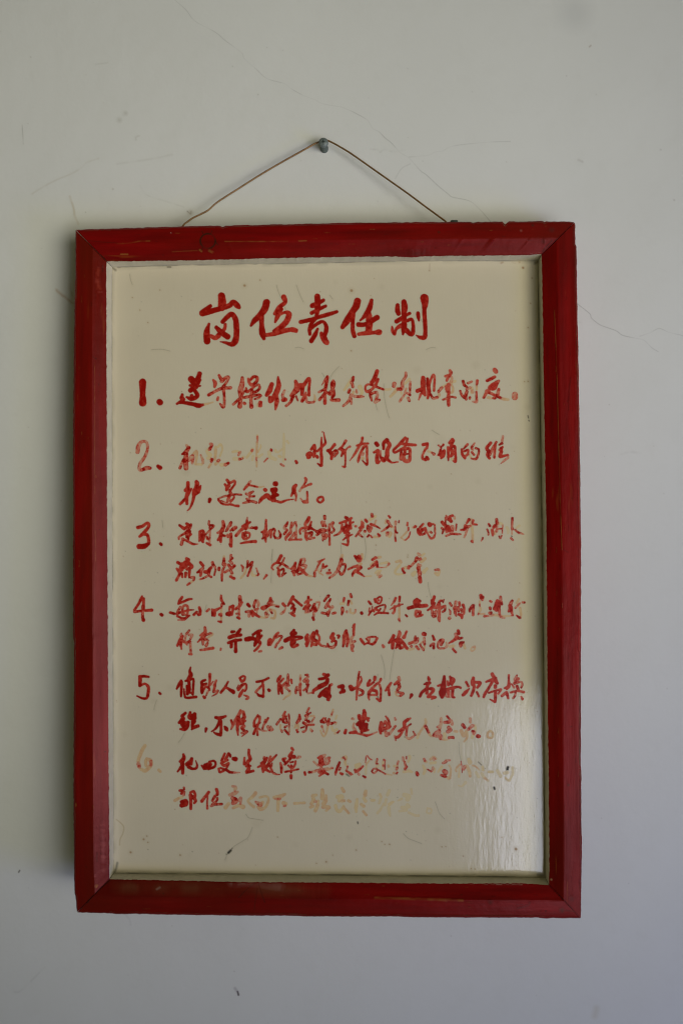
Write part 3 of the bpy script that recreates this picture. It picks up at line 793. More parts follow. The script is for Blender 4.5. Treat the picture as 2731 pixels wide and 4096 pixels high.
'''
@ 700 1900 4
1 210 125 55 205 200 60 170 245 55
1 215 210 55 200 300 60 185 380 65 195 460 45
1 265 220 30 200 340 40 130 420 45 85 465 42
1 345 110 60 355 140 75 340 210 70 310 260 70 300 360 52 280 440 42 240 530 30 200 572 12
1 410 175 32 390 230 55 350 260 55 390 270 30
1 330 300 60 385 280 32
0 560 390 58 550 430 42
1 835 80 45 870 130 50
1 800 150 38 830 190 52 825 240 45
2 860 170 60 830 230 50
2 880 130 40 950 95 40 955 150 36 890 240 36
3 880 240 40 885 280 50 900 310 55
3 690 380 24 780 345 28 880 325 35 960 310 30 1060 315 32
2 880 320 50 855 380 45 840 410 32
2 940 320 30 940 370 32 890 430 34
1 700 400 40 750 455 36 830 475 32 890 470 38 960 490 34 1015 495 45
4 740 410 20 830 440 22 880 390 30
5 1210 100 32 1180 135 40
2 1180 150 45 1140 190 42 1105 235 28
2 1180 165 30 1250 175 32 1310 190 32
6 1310 190 30 1360 195 28 1430 180 12
3 1140 300 36 1180 310 40 1250 265 32
2 1190 290 36 1220 280 45
4 1195 320 40 1190 390 32
3 1200 345 30 1270 340 34
3 1145 380 32 1170 410 36
3 1090 450 28 1170 430 40 1230 420 40 1300 440 42
1 1440 235 60 1450 242 60
2 1345 445 28 1380 390 60
1 1400 370 60 1470 330 75 1520 370 75 1580 385 80
1 1555 240 50 1580 310 55
@ 1092 1900 4
0 35 140 80 45 142 80
0 -10 240 75 40 235 75 10 290 60
0 -10 350 70 40 320 75 75 320 50
2 -10 415 40 60 420 42 130 435 42 230 400 28 330 388 14
1 365 165 50 335 205 70 335 250 70 340 280 55
2 320 280 50 290 335 30
2 350 280 50 370 340 32 362 410 28
2 515 50 38 530 80 45 500 150 32 465 200 35
5 465 200 35 425 255 32
2 480 200 32 550 165 34 605 145 42
2 545 270 32 550 340 30 548 410 36
2 545 430 55 500 430 55
4 480 430 32 440 375 20
1 770 350 35 725 370 36 710 410 38 755 440 34 800 405 38 795 360 34 770 350 35
''',
'''
@ 530 2050 4
1 90 240 55 160 220 50 235 170 45 265 190 50 255 240 50 205 300 55
1 200 310 60 160 350 55 115 385 38
1 190 350 42 240 360 50 260 430 50 265 480 50
0 260 500 50 190 540 85 110 545 85
0 450 500 48 462 512 50
1 755 205 38 830 260 55
1 870 180 45 900 210 65 860 240 50
3 940 190 32 930 240 34 880 290 45
2 880 310 60 830 340 40 750 390 32 745 425 32
3 925 300 36 900 380 45 890 440 36
1 935 350 42 910 370 38
4 865 350 35 865 400 30
3 810 425 45 785 510 50
2 800 420 38 900 470 40 970 505 38 1050 505 14
2 1080 310 45 1080 400 48 1070 460 25
1 1090 300 40 1130 300 50 1145 380 42 1130 440 42
1 1110 360 60 1100 430 42 1130 470 42
3 1225 140 32 1230 200 36 1300 215 36 1230 290 28 1165 360 26
4 1235 230 32 1240 330 28 1235 470 32
1 1190 490 35 1245 520 45
2 1190 390 42 1205 425 40
2 1450 145 48 1460 220 60 1430 290 62
2 1440 290 60 1365 325 36
1 1420 330 60 1410 390 65 1370 440 38
1 1430 360 45 1480 375 38
1 1405 410 55 1415 470 38
3 1570 170 48 1510 285 45
0 1492 300 22 1500 300 20
2 1525 360 40 1527 390 40
2 1560 340 25 1562 500 25
1 1555 505 35 1570 540 35
@ 922 2050 4
2 10 160 45 0 210 40
3 0 290 32 60 245 48 90 240 48 40 290 28
2 12 340 40 15 430 40 12 530 45
1 -5 510 38 15 545 35
4 270 75 14 265 120 36
1 265 130 40 265 190 60 245 260 52
1 315 155 34 270 180 50 190 220 36
2 240 230 60 170 280 50 90 370 48
5 290 245 32 350 245 40
3 340 240 38 370 245 40
1 405 250 60 412 248 55
2 200 330 45 200 400 42 240 430 35 300 390 32 300 330 36 240 320 45
3 240 360 45 250 400 40
1 165 495 28 260 475 40 360 465 45 400 465 52
2 570 120 36 568 200 40 565 265 52 550 330 75 555 400 55 565 470 30
1 500 315 35 540 310 60
3 550 370 45 510 420 25
2 590 370 55 625 300 42 650 290 42 645 400 32
2 650 300 38 690 260 36 710 290 34 695 360 35 720 410 35
3 720 410 36 780 405 42 800 360 42 770 290 18
2 915 155 32 890 210 45
4 890 200 50 860 250 36 905 280 40
2 900 290 38 860 345 42
2 950 330 50 890 400 45 885 440 25
3 980 160 32 965 240 38 960 330 45
3 1030 160 36 980 230 32
4 1030 330 50 960 420 40
4 1050 150 24 1055 250 28 1045 410 36
2 940 435 42 1030 435 26 1130 432 36
1 1255 85 55 1230 140 60
2 1220 150 60 1195 190 45 1205 215 36
2 1290 150 32 1270 220 50 1250 260 55
2 1230 240 40 1150 250 40 1110 290 38 1115 340 30
3 1270 240 50 1340 280 32 1390 310 38
4 1240 260 36 1160 300 30
2 1210 330 55 1210 380 60 1220 440 35
3 1220 350 45 1300 320 45 1280 390 38 1260 420 40 1340 405 32
3 1505 60 48 1508 100 45
3 1470 160 60 1480 210 50
4 1500 150 36 1520 220 36
3 1380 310 45 1450 290 70 1500 290 70
3 1380 360 38 1450 310 45 1560 280 40
3 1480 360 55 1530 370 70
3 1520 410 45 1475 430 30
3 1480 390 30 1475 450 25
@ 1314 2050 4
3 15 200 45 10 330 36
2 15 350 32 15 500 36 15 515 36
3 70 165 45 60 220 30 90 280 32 50 320 38
5 20 190 40 60 170 35
0 275 80 50 295 90 50
1 365 90 38 290 130 42 180 170 36
1 345 110 38 345 200 45 355 250 45
1 395 155 30 340 170 40
2 275 150 36 285 210 40
2 215 200 36 205 280 40
1 300 210 50 240 260 60 270 320 60
1 330 220 50 300 290 62 255 325 36
3 225 270 48 160 340 34 90 370 26
2 330 330 36 280 370 36
1 375 355 25 310 380 40 230 440 22
2 310 380 45 310 440 38 310 510 36
1 300 520 42 220 500 25
2 430 220 40 436 222 38
6 525 130 35 530 150 35
2 540 170 55 540 230 60
2 490 245 32 530 225 45
3 520 270 45 480 320 38 435 380 30
3 480 340 28 500 360 34 540 390 28
4 580 300 45 575 305 40
1 590 120 45 610 145 45
3 690 25 42 695 55 42
7 750 60 40 700 90 50 660 120 40
5 755 130 28 735 185 20
2 680 190 48 750 215 35 820 255 22
3 630 210 35 620 250 36 650 300 45
3 680 250 50 660 300 42
4 660 230 40 670 280 40
4 620 390 30 645 360 30
2 670 370 25 695 400 25
6 730 390 36 800 390 35
1 790 345 32 815 370 40
1 960 55 30 980 80 36
6 925 130 50 915 165 40
3 950 145 45 975 190 45 995 215 40
4 970 215 40 920 255 36 845 305 22
6 1000 230 35 1030 235 32
5 1070 150 40 1070 190 40
3 1125 135 22 1120 160 22
3 1065 230 25 1068 300 35 1095 325 30
5 1060 330 28 1065 400 26
2 1065 410 30 1070 455 32
6 930 330 50 990 330 50 970 380 50
4 945 320 32 930 370 32
2 1260 165 30 1258 205 34
3 1275 245 30 1272 285 28
6 1250 310 28 1170 390 22
2 1305 310 18 1280 390 25 1230 440 22
6 1210 445 20 1150 400 15
2 1380 230 48 1385 225 48
6 1350 240 35 1345 240 30
2 1510 185 36 1460 240 38
1 1430 270 50 1440 320 55 1460 355 40
1 1480 280 48 1470 340 48
2 1490 280 60 1545 255 45
2 1555 280 35 1540 330 40 1500 355 35
@ 1706 2050 4
1 -10 280 30 -5 310 28
1 40 185 65 50 195 75
3 95 180 30 130 200 28
4 130 210 28 130 310 30
2 140 330 22 110 400 36 60 410 36 10 330 22
6 30 310 25 60 310 40
3 70 320 38 80 322 30
1 245 155 55 270 190 48
3 295 80 20 300 180 30
3 310 50 25 320 110 36
1 365 110 70 390 140 55
2 360 70 45 410 50 40
5 440 70 32 445 100 32
2 300 210 60 310 270 50 320 310 42
1 340 230 65 360 280 75
4 390 220 36 420 230 36 410 290 45
3 240 250 36 265 280 36 250 335 24
3 475 190 24 465 280 26
5 390 320 30 370 340 25
3 310 375 32 390 345 30
2 410 340 40 480 345 38
4 480 350 32 540 345 26
2 675 110 45 640 170 35
2 620 215 55 600 270 45 545 280 28
3 660 230 50 690 215 30
5 650 240 40 630 320 32 600 395 28
6 715 110 36 715 200 40 730 300 40 735 440 36
2 745 125 32 740 180 32 800 195 30
3 715 460 36 735 475 30
3 895 405 24 890 430 22
5 880 440 20 870 455 18
1 990 185 36 1010 215 40
3 965 270 28 985 320 28
5 985 330 34 985 355 30
1 1085 215 55 1070 235 50
2 1045 280 48 1050 330 40 1055 370 25
6 1085 340 45 1100 300 40
3 1115 110 45 1120 180 48
4 1120 200 40 1120 300 36
3 1140 265 28 1190 258 24
7 1150 170 45 1200 180 35 1205 200 30
4 1215 210 20 1205 330 18
3 1155 380 22 1175 410 30 1200 370 18
8 1280 240 45 1300 280 45 1300 330 30
3 1367 90 38 1365 150 36 1362 230 34 1370 262 46
5 1360 280 22 1360 350 20
3 1345 410 32 1375 440 32
8 1480 210 36 1430 250 30
4 1410 280 28 1450 310 34
2 1460 320 35 1470 325 35
5 1480 325 34 1550 348 14
''',
'''
@ 680 2200 4
1 125 200 48 180 230 52
1 270 140 52 300 160 50 250 210 80
1 200 230 70 180 310 80
1 310 220 60 350 270 60 270 310 42
1 250 250 80 180 300 60
1 110 300 36 150 340 55 165 370 65
2 150 400 45 105 485 45
1 190 380 45 200 430 36
1 255 370 50 250 430 38
1 315 320 45 310 380 45 310 440 32
3 340 440 38 385 440 42 385 480 32
6 370 490 36 310 540 36
2 310 535 36 280 560 30
1 490 200 45 530 250 50
3 530 290 45 490 330 60 440 360 34
2 500 350 50 490 410 42
4 680 200 48 690 240 48
1 660 280 48 600 350 60 560 350 55
3 640 300 52 620 390 42
4 610 410 36 540 450 32 480 470 26
3 700 240 40 730 300 30 710 400 28
2 660 430 42 640 420 36
2 785 290 48 785 315 48
6 865 105 35 865 130 38
3 865 150 45 860 230 60
3 890 230 40 850 310 36 835 370 38
2 832 390 40 832 490 34
5 975 85 42 975 150 40
2 1000 130 38 950 180 28
3 940 240 50 960 270 48
4 990 210 50 970 190 40
2 1030 255 50 980 300 48
3 960 310 40 880 355 36
3 970 330 42 990 360 45
7 990 385 48 1000 380 40
1 965 425 36 1025 455 48
2 1145 245 28 1170 280 34
4 1170 290 32 1160 340 20
3 1245 180 36 1240 270 36
6 1230 280 34 1190 380 32 1135 450 32
3 1270 250 40 1310 200 45
5 1325 190 30 1305 260 36
2 1295 285 42 1270 350 32 1245 415 32
7 1310 350 36 1320 400 40 1370 410 40
5 1380 290 20 1410 370 28
2 1415 390 36 1400 405 30
2 1545 405 40 1500 465 18
@ 1072 2200 4
1 210 95 55 180 150 52 155 190 45
3 260 130 28 230 200 30
4 220 220 26 150 290 28
2 150 200 36 90 230 36 60 280 32 85 315 22
2 150 205 40 230 220 40 300 265 42
4 300 265 42 345 300 20
2 170 310 40 170 380 50 185 425 28
3 190 330 30 245 300 32 250 350 32 220 420 32
3 230 400 40 285 370 28
2 440 205 40 420 260 50 370 300 36
2 440 280 32 410 340 52 420 400 42
3 380 340 28 440 350 50
4 530 150 40 580 145 42
2 530 160 45 505 240 45 490 300 55 460 350 55
5 590 170 32 560 230 36
4 550 250 45 610 250 34 580 320 32
2 500 290 60 560 340 50 610 390 42
6 620 395 42 660 415 32 720 425 22
3 480 390 34 550 370 36
2 900 145 24 840 180 38 820 220 34
5 800 185 30 840 180 30
3 810 230 30 770 320 28
3 745 370 42 745 420 36
6 760 330 30 740 350 30
2 880 230 36 880 280 42 940 255 34
4 855 300 22 850 340 20
6 810 330 36 830 370 25 880 400 15
3 975 320 30 985 320 30
2 945 370 38 995 365 45
6 1185 90 48 1165 150 50
3 1175 160 60 1160 220 62 1120 310 55
4 1110 330 50 1060 390 42 985 445 36
3 1190 230 40 1230 230 40 1235 290 32 1200 370 40 1165 390 42 1145 350 32
2 1385 95 36 1420 130 62 1450 170 62
6 1500 75 45 1510 120 36 1480 180 36
2 1450 100 50 1480 140 36
6 1440 250 60 1490 220 28
2 1280 310 32 1370 270 42 1420 260 50
2 1480 280 60 1440 310 62
2 1400 330 52 1355 380 42 1350 420 25
2 1410 340 50 1480 385 40 1540 425 18
@ 1464 2200 4
7 0 422 22 85 415 18
2 150 125 48 100 155 42
6 190 120 42 230 115 36
2 165 190 55 180 270 42
6 130 200 42 80 240 42
3 130 240 45 80 280 36 40 300 30
7 230 220 30 330 200 38 370 220 32
5 365 225 32 310 275 18 200 280 18
7 150 370 30 180 340 38 230 330 34
6 210 370 40 180 400 30
5 240 410 40 205 435 36
6 480 190 36 540 175 42 560 200 35
7 540 240 36 480 310 36 460 360 30 500 390 30 590 380 30
2 580 300 36 585 330 36 615 365 36
6 600 290 36 650 280 50
2 685 260 42 680 295 38
3 810 130 60 790 180 45
4 780 190 38 710 265 32
5 830 60 36 850 80 50
3 865 140 45 850 150 40
7 930 60 30 890 90 36
6 940 140 45 880 190 45
5 835 240 50 870 250 40
2 835 290 70 840 310 60
3 845 340 60 855 390 62
1 855 440 60 865 505 60
7 750 390 70 780 360 60
7 920 350 60 970 300 45
3 1100 318 28 1155 310 34
6 1170 330 40 1150 400 40 1110 370 45
''',
'''
@ 530 2350 4
1 155 140 30 140 190 50 90 280 40 35 360 40
3 35 390 42 100 380 42 150 375 42
1 180 180 45 180 280 45 180 350 45
3 165 300 42 165 480 45
1 165 480 36 178 520 60
1 210 370 42 310 362 52
0 460 430 50 475 440 52
1 795 155 45 760 210 50 735 260 32
1 740 255 40 820 225 38 900 190 40 950 185 28
3 770 310 34 730 380 40 720 450 36
1 720 460 36 790 490 36 850 490 40 910 450 34
3 730 520 20 830 515 32 880 460 40
2 800 370 36 815 300 36 870 290 40 890 350 36 870 470 36
0 605 400 40 670 420 42
2 700 420 36 800 390 40 900 365 34 985 358 14
3 810 430 50 840 430 36
1 1070 320 42 1085 370 48 1080 430 48
2 1060 440 38 1030 410 32
2 1030 390 38 985 435 45
2 1225 350 40 1190 380 34
3 1275 350 32 1280 450 34
1 1310 370 60 1310 440 55
2 1340 360 50 1410 320 28
2 1420 130 34 1425 200 45 1470 265 30
4 1430 270 42 1430 300 32
6 1425 320 30 1425 420 34 1420 540 32
2 1400 435 55 1415 440 50
1 1375 540 28 1420 555 36
0 1520 425 65 1545 420 80
1 1560 310 36 1550 360 30
@ 922 2350 4
1 -20 430 70 -10 415 80
1 15 310 50 45 300 45 30 400 40 20 430 45
1 5 400 55 20 425 45
3 150 150 55 155 210 58
2 185 240 40 150 290 48 85 345 42
4 155 220 45 140 330 36 138 450 36
1 110 480 36 140 495 42
3 98 418 32 100 422 30
0 280 270 55 305 300 48
3 400 210 40 375 290 45 380 320 34
5 430 210 36 450 270 42 440 300 34
2 440 340 36 395 355 38
3 250 390 40 300 380 36
4 290 400 45 295 460 40
1 345 380 55 370 410 50 450 465 40
2 330 410 45 360 455 40
6 460 470 40 560 488 18
5 430 360 26 415 420 24
1 640 170 42 640 210 60
3 640 225 60 595 255 28
4 670 230 45 640 260 40
2 650 275 42 560 300 42 500 325 40 530 350 40
3 560 330 42 620 285 40
5 680 280 36 770 300 36
3 730 305 28 770 310 28
6 580 380 45 570 460 45
4 560 410 36 580 470 38 600 440 36
6 620 350 40 700 370 36 720 420 36 700 490 36 650 490 30
4 640 370 36 665 410 32
2 840 260 48 870 295 45
5 885 330 18 850 390 40 810 420 40
1 1000 150 52 960 220 50 920 290 36
1 1020 190 40 1080 240 42 1140 290 38
2 980 250 42 1010 290 45 980 330 42
3 1030 340 42 1010 390 52
3 970 340 32 1000 330 40
2 970 415 45 1020 450 45
2 1247 150 40 1245 210 45 1235 270 45
2 1290 195 36 1240 210 45 1190 245 34
2 1270 285 40 1220 300 60 1170 345 38
3 1240 310 60 1220 370 60
5 1200 400 36 1260 390 34
3 1340 270 45 1310 340 52 1280 370 45
2 1340 320 70 1360 370 62
5 1370 240 30 1420 230 25 1410 310 26 1380 370 24
5 1330 400 34 1330 460 36
1 1318 485 48 1330 515 42
3 1560 130 36 1500 215 38
3 1555 260 55 1520 320 48
3 1465 405 42 1530 420 42
3 1555 400 50 1560 450 38
@ 1314 2350 4
3 5 130 38 0 155 25
3 30 185 36 0 240 40
2 -5 290 45 10 310 40
5 60 310 50 30 350 36
4 20 360 36 0 430 32
4 70 415 40 105 405 42
2 250 170 36 240 210 40
7 240 250 45 195 260 40
3 220 330 48 225 370 55
4 220 390 45 210 430 30
3 350 110 42 362 150 45
3 320 215 40 310 280 36
6 350 210 30 370 255 34
4 290 385 34 290 395 34
6 345 350 32 350 400 32 400 415 32
5 430 360 30 420 400 30
0 525 405 48 532 415 48
1 640 225 36 675 265 38
2 655 330 25 645 390 18
2 685 370 36 640 445 25
3 690 380 25 700 300 15
1 740 190 42 750 230 40
1 770 180 30 820 150 30 850 170 28 830 240 30 790 255 30 760 210 32
1 800 205 30 800 210 28
3 740 330 30 830 290 26 900 280 28 905 330 25 880 390 26
2 720 360 36 725 385 30
1 760 350 45 800 370 34
3 830 340 25 790 400 28
1 730 440 22 800 405 36 950 412 32
2 1070 170 40 1050 220 38 1000 285 15
2 1135 150 40 1130 220 36
3 1125 280 38 1185 268 22
6 1125 260 32 1130 380 34 1130 500 30
4 1120 510 36 1140 540 28
2 1125 285 32 1060 310 36 980 350 16
2 1055 300 36 1050 380 40 1030 410 40
0 1232 440 28 1252 462 32
1 1410 190 50 1375 220 50 1370 260 45
1 1410 200 60 1460 220 45
1 1430 240 60 1390 270 45
0 1275 330 55 1390 300 62 1450 290 70
1 1450 300 60 1560 290 60
2 1400 380 50 1390 440 45 1400 465 34
2 1420 385 52 1465 390 42 1445 450 45 1420 465 32
2 1450 455 40 1495 440 40
@ 1706 2350 4
1 -5 300 40 5 295 38
1 120 150 50 105 200 50
1 85 210 50 100 260 70
1 130 250 30 90 310 50 15 365 28
2 90 310 60 160 320 55
2 160 310 50 210 220 42 240 210 36
3 275 195 20 260 240 22
2 205 270 45 200 350 50 200 440 45 195 500 55 205 540 32
2 220 330 50 280 300 40
3 295 290 28 290 360 36 255 390 32
3 85 370 38 95 440 45 110 470 40
3 150 380 45 140 460 38
3 110 400 40 150 400 40
3 370 250 38 395 290 36
3 355 345 14 375 380 28 375 430 28
4 365 490 52 360 495 45
4 465 230 45 455 290 42
2 445 330 60 460 390 48
3 450 400 45 470 450 30
2 520 240 42 525 290 40
3 500 320 45 510 380 40
2 580 280 45 595 340 40 590 420 38
1 510 430 42 555 450 60 560 490 36
3 550 350 40 560 390 32
3 735 285 42 690 350 42 685 385 30
2 740 300 50 740 380 42 740 440 42
5 755 280 30 750 340 30
2 865 130 55 870 170 52
4 900 150 40 890 200 36
6 850 220 28 845 300 24 860 350 36 830 410 32
3 845 275 20 848 290 18
4 825 425 25 820 435 20
6 860 425 28 920 420 28
3 920 460 36 970 455 34
2 1010 215 30 1030 228 38
3 1010 325 45 1015 345 42
3 1010 410 55 1030 400 36
5 1000 455 30 1050 440 40
6 1060 440 40 1130 440 40
3 1180 150 42 1180 220 48
1 1130 220 62 1130 290 110 1115 350 75
3 1200 270 36 1190 215 36
1 1080 340 55 1110 290 70
3 1150 330 55 1165 430 34
6 1150 455 36 1250 460 32 1380 450 18
4 1180 475 28 1240 488 22
3 1365 215 42 1340 260 55
1 1330 290 62 1340 340 75 1310 380 40
2 1345 360 62 1370 440 32
6 1470 190 36 1440 250 34
4 1490 250 25 1415 325 34
3 1530 238 32 1560 240 36
6 1490 330 36 1505 420 34 1500 490 28
2 1435 445 25 1480 485 40
''',
'''
@ 690 2480 4
4 145 215 24 130 250 30
2 160 260 50 130 320 60 80 410 40
2 145 320 65 135 390 50 145 465 25
2 160 330 50 200 360 36
3 270 165 32 235 215 40
5 220 220 30 205 310 28 195 360 34
4 270 240 42 320 240 34 290 300 34
2 275 340 48 230 370 42 235 400 20
5 285 350 40 290 440 38 295 520 40
3 292 480 30 295 500 30
2 270 545 32 305 548 38
2 520 120 40 525 190 55 500 240 75
2 490 220 50 445 250 28
2 500 270 70 440 320 34 405 355 20
3 540 240 36 610 210 32
6 610 210 28 640 230 34 560 290 26
3 490 320 50 490 390 36
3 520 310 45 570 330 36
3 560 370 40 540 410 48
3 450 480 34 520 475 38
2 520 470 45 650 450 48
2 775 460 30 770 478 28
0 950 190 50 990 185 40
0 1085 150 45 1040 215 60
0 910 280 60 1000 250 65 1095 240 50
0 895 365 45 980 335 50 1095 318 45
0 945 350 55 940 430 50
0 1010 320 50 1012 430 48 1012 500 62
0 1180 310 70 1230 300 80 1290 290 60
1 1290 300 60 1340 310 60
0 1415 170 42 1370 180 45 1290 235 45
0 1380 200 60 1370 280 75 1330 370 62 1315 410 40
1 1430 250 36 1380 290 70
1 1390 350 60 1405 380 40 1360 450 42 1310 495 36
2 1385 505 32 1420 498 36
1 1545 330 50 1540 390 55
@ 1082 2480 4
1 -5 320 65 0 350 65
2 125 205 38 80 250 45 50 310 40 0 400 30
3 90 280 36 150 255 34 180 270 36 140 340 30 100 390 36 75 435 36
2 140 465 28 185 440 45
0 375 165 48 345 220 75
0 400 210 60 340 250 50
0 240 330 70 310 295 70 420 270 45 500 280 50
1 500 285 45 430 315 28 360 330 36
0 360 350 100 340 400 60 345 430 35
1 370 440 28 430 400 52
1 590 240 50 570 290 60 590 340 60 580 415 45
2 580 380 70 640 270 42 690 200 45
1 695 220 60 680 300 70 720 330 60
2 740 180 55 745 220 45 780 270 34 775 330 42 740 350 45
2 670 330 50 660 380 42 650 420 32
2 690 390 45 730 390 55
2 750 350 55 800 400 36
4 800 405 36 860 420 34 920 425 30
1 1000 225 60 970 285 55 1010 290 50 980 345 36
1 1010 330 45 1045 345 42 1040 400 42
3 1040 400 42 990 440 50 940 430 42
1 910 375 25 920 410 45
2 1065 245 25 1095 255 42 1085 285 34
2 1210 170 45 1200 220 75 1180 260 50
2 1170 250 45 1175 350 55 1160 420 38
2 1230 230 40 1235 330 48 1220 420 38
3 1200 270 60 1195 310 40
2 1345 70 32 1330 140 42 1330 240 38
2 1330 70 20 1305 120 14
5 1310 270 45 1280 320 50 1300 400 70
4 1350 340 36 1320 350 45
3 1310 420 60 1300 480 36 1320 500 28
1 1440 305 40 1470 350 48 1500 390 34
2 1500 390 30 1570 350 36 1530 300 30
@ 1474 2480 3.564
2 -10 250 28 60 240 28 100 240 25
2 120 260 36 95 310 36 55 345 36 0 330 32
2 15 270 20 5 320 26
2 200 360 30 212 382 44
1 355 225 48 330 280 55 290 325 36
1 345 290 60 340 400 45
2 435 165 36 440 200 55 420 250 48
1 400 290 70 430 330 75 385 400 28
2 540 165 32 520 210 32 500 245 55
1 450 290 60 500 340 48 540 400 45
6 540 400 45 580 420 36 640 410 26
2 430 340 60 450 400 45 500 380 34
3 665 235 30 665 280 50
2 580 335 42 640 310 36
4 700 260 32 690 310 34 650 330 34
3 605 375 36 610 377 36
2 680 380 40 710 415 36
2 785 200 62 800 205 55
4 790 260 32 795 340 38
3 730 350 28 780 430 32
6 745 330 24 790 300 22
6 795 350 26 795 400 26
2 912 225 30 932 280 42
4 880 370 34 910 340 36
3 925 340 40 925 400 40
3 1030 350 45 1060 290 42 1020 290 36 985 340 28 995 400 28 1070 405 28
5 1080 400 28 1115 370 32 1105 320 22
2 1275 155 45 1280 190 50
4 1240 200 45 1240 220 40
2 1260 250 62 1210 290 40 1145 330 25
3 1290 265 40 1330 255 30
6 1160 380 36 1210 370 40
2 1200 415 32 1240 460 32
3 1355 315 26 1310 330 50 1310 370 42
6 1350 350 42 1370 400 36
5 1490 385 28 1510 380 26
6 1515 395 24 1500 430 18 1465 440 22 1455 420 20 1475 385 15
''',
'''
@ 530 2660 4
0 120 185 50 190 180 42 260 190 38
0 125 200 60 125 260 60 120 330 50
1 130 330 40 200 300 36 250 340 50 260 400 50 245 500 50
0 250 490 45 220 535 42 150 530 36 75 495 22
0 435 448 40 450 462 36
0 780 255 45 750 310 55 710 380 32
0 795 270 30 785 380 45 780 500 36
0 930 40 28 920 100 45 935 160 70 900 220 60
0 910 240 60 850 255 32
0 905 270 50 910 370 55 900 420 70
0 920 240 40 975 225 36 975 330 40 965 470 42
0 870 330 32 880 460 55
1 900 440 40 960 450 38
0 825 385 26 840 500 36 880 525 38 1020 510 45
0 1165 240 38 1110 270 45 1120 320 60
0 1180 300 40 1120 330 50 1110 400 50 1115 440 50
1 1115 450 36 1170 350 34 1220 370 45 1235 400 32
2 1240 150 50 1240 230 42 1230 330 40
4 1210 420 30 1180 490 22
1 1140 505 40 1155 520 50
3 1290 265 22 1250 320 22
2 1340 250 36 1310 330 42
2 1320 330 40 1300 430 42
3 1300 430 32 1370 410 30 1340 460 28 1275 500 12
3 1530 270 32 1490 340 36
1 1490 350 42 1415 440 42
1 1500 360 38 1570 400 50
@ 922 2660 4
0 -10 400 50 40 425 65 50 440 55
1 150 210 36 180 260 45 220 240 42 235 190 30 200 180 36 150 205 32
1 130 390 55 190 320 50 245 300 34
3 130 320 16 105 370 20
2 255 320 36 250 380 40 230 415 36
1 200 400 40 160 470 55 140 505 36
2 215 480 20 280 510 40 275 540 36 245 545 20
0 420 270 38 520 250 38 610 210 36
1 515 270 42 515 310 34
2 500 330 36 415 420 40 405 440 32
1 525 320 36 528 420 36 520 510 40
0 525 500 45 460 490 42 430 460 28
0 610 395 45 622 410 50
1 800 180 42 770 230 60 745 270 25
2 845 220 34 800 270 36
1 770 290 36 765 380 36 770 460 30
1 790 310 40 800 370 75 830 455 34
2 810 350 50 890 280 42
3 920 150 32 920 220 42 910 300 50
2 970 240 45 980 290 28
4 940 330 30 880 350 42 940 410 30
6 945 420 40 950 470 32 890 510 26 845 555 18
5 1120 170 36 1118 230 34 1118 280 32
2 1115 310 50 1110 370 50 1115 440 40 1120 485 30
3 1060 350 32 1045 410 40 1045 450 34
3 1060 400 40 1090 390 34
3 1230 160 45 1200 160 30
3 1240 190 36 1180 255 50 1230 250 50 1220 310 40
2 1250 310 28 1220 370 40 1170 405 32
3 1220 370 36 1220 430 28
4 1235 455 25 1310 445 26
1 1490 150 50 1560 170 50
0 1560 160 55 1500 210 50 1420 225 45
0 1550 230 60 1530 290 70 1420 350 80
1 1390 370 60 1330 410 50 1325 450 30
0 1540 400 90 1470 450 80 1420 500 55
0 1500 470 80 1570 500 90
0 1555 550 50 1570 560 40
@ 1314 2660 4
0 -5 165 40 5 165 36
2 50 310 42 15 340 50 10 440 45 5 560 36
0 0 430 50 0 520 40
0 165 350 55 225 340 65 220 380 50
0 240 415 70 190 440 45
1 350 350 70 370 380 85
1 380 390 60 440 360 40
2 490 110 30 475 200 36 465 300 42 455 420 40 445 555 28
2 515 190 28 525 240 32 490 310 42 450 380 36
3 490 390 40 545 420 45 540 470 36 490 490 28
1 740 195 50 735 235 50
1 660 245 42 625 310 45 640 330 36 720 275 36
2 835 225 40 810 275 36 760 310 40 710 360 40
2 700 370 50 650 440 55 640 520 36 650 555 22
1 700 400 50 760 420 50 770 470 42
2 680 480 30 770 480 32
2 815 320 36 835 400 36 830 500 36 825 570 45
1 820 570 50 770 540 32
2 995 290 40 950 360 50
1 950 370 60 910 410 28
1 960 390 45 970 480 42
4 1120 200 48 1135 240 42
2 1110 270 60 1055 310 36
3 1120 300 55 1130 350 55 1100 400 45
4 1095 410 36 1095 440 30
6 1065 430 25 1080 480 22 1120 500 20
3 1130 440 36 1190 455 42 1150 490 40
0 1325 480 55 1300 530 25
0 1530 310 30 1570 295 40
0 1560 380 50 1490 440 45 1460 500 45
@ 1706 2660 4
1 25 190 28 35 230 55
1 0 300 60 50 285 42 10 330 50 0 450 50
1 30 380 40 90 385 60 100 420 50 20 500 40
1 20 510 45 140 515 36 80 545 28
0 280 185 45 275 260 65 265 340 90 240 430 80
0 250 440 120 245 510 60
1 180 335 34 250 310 45
1 330 260 30 345 320 45 380 260 42 370 185 30
1 380 200 36 430 240 55 400 320 30
1 280 400 50 420 365 50 500 350 36 540 365 38
2 340 410 60 350 480 50
1 415 390 50 410 500 45 440 520 32
4 290 470 36 320 510 22 370 515 20
1 630 275 40 665 340 36
1 680 380 22 620 440 60 580 480 50
1 745 210 50 735 270 70 740 310 70
1 780 275 45 850 290 55 810 360 42
1 760 340 45 740 420 50 710 490 42
1 800 435 36 830 500 36
1 1045 145 55 1070 190 60
1 1100 210 50 1020 240 45 950 270 34
1 1090 240 70 1125 290 50
1 1050 260 50 1000 350 45 930 460 50 910 510 40
1 1095 335 55 1095 355 55
2 990 445 32 1100 410 36 1180 390 38
2 1185 400 38 1140 460 32
1 1095 430 50 1095 540 48 1090 590 40
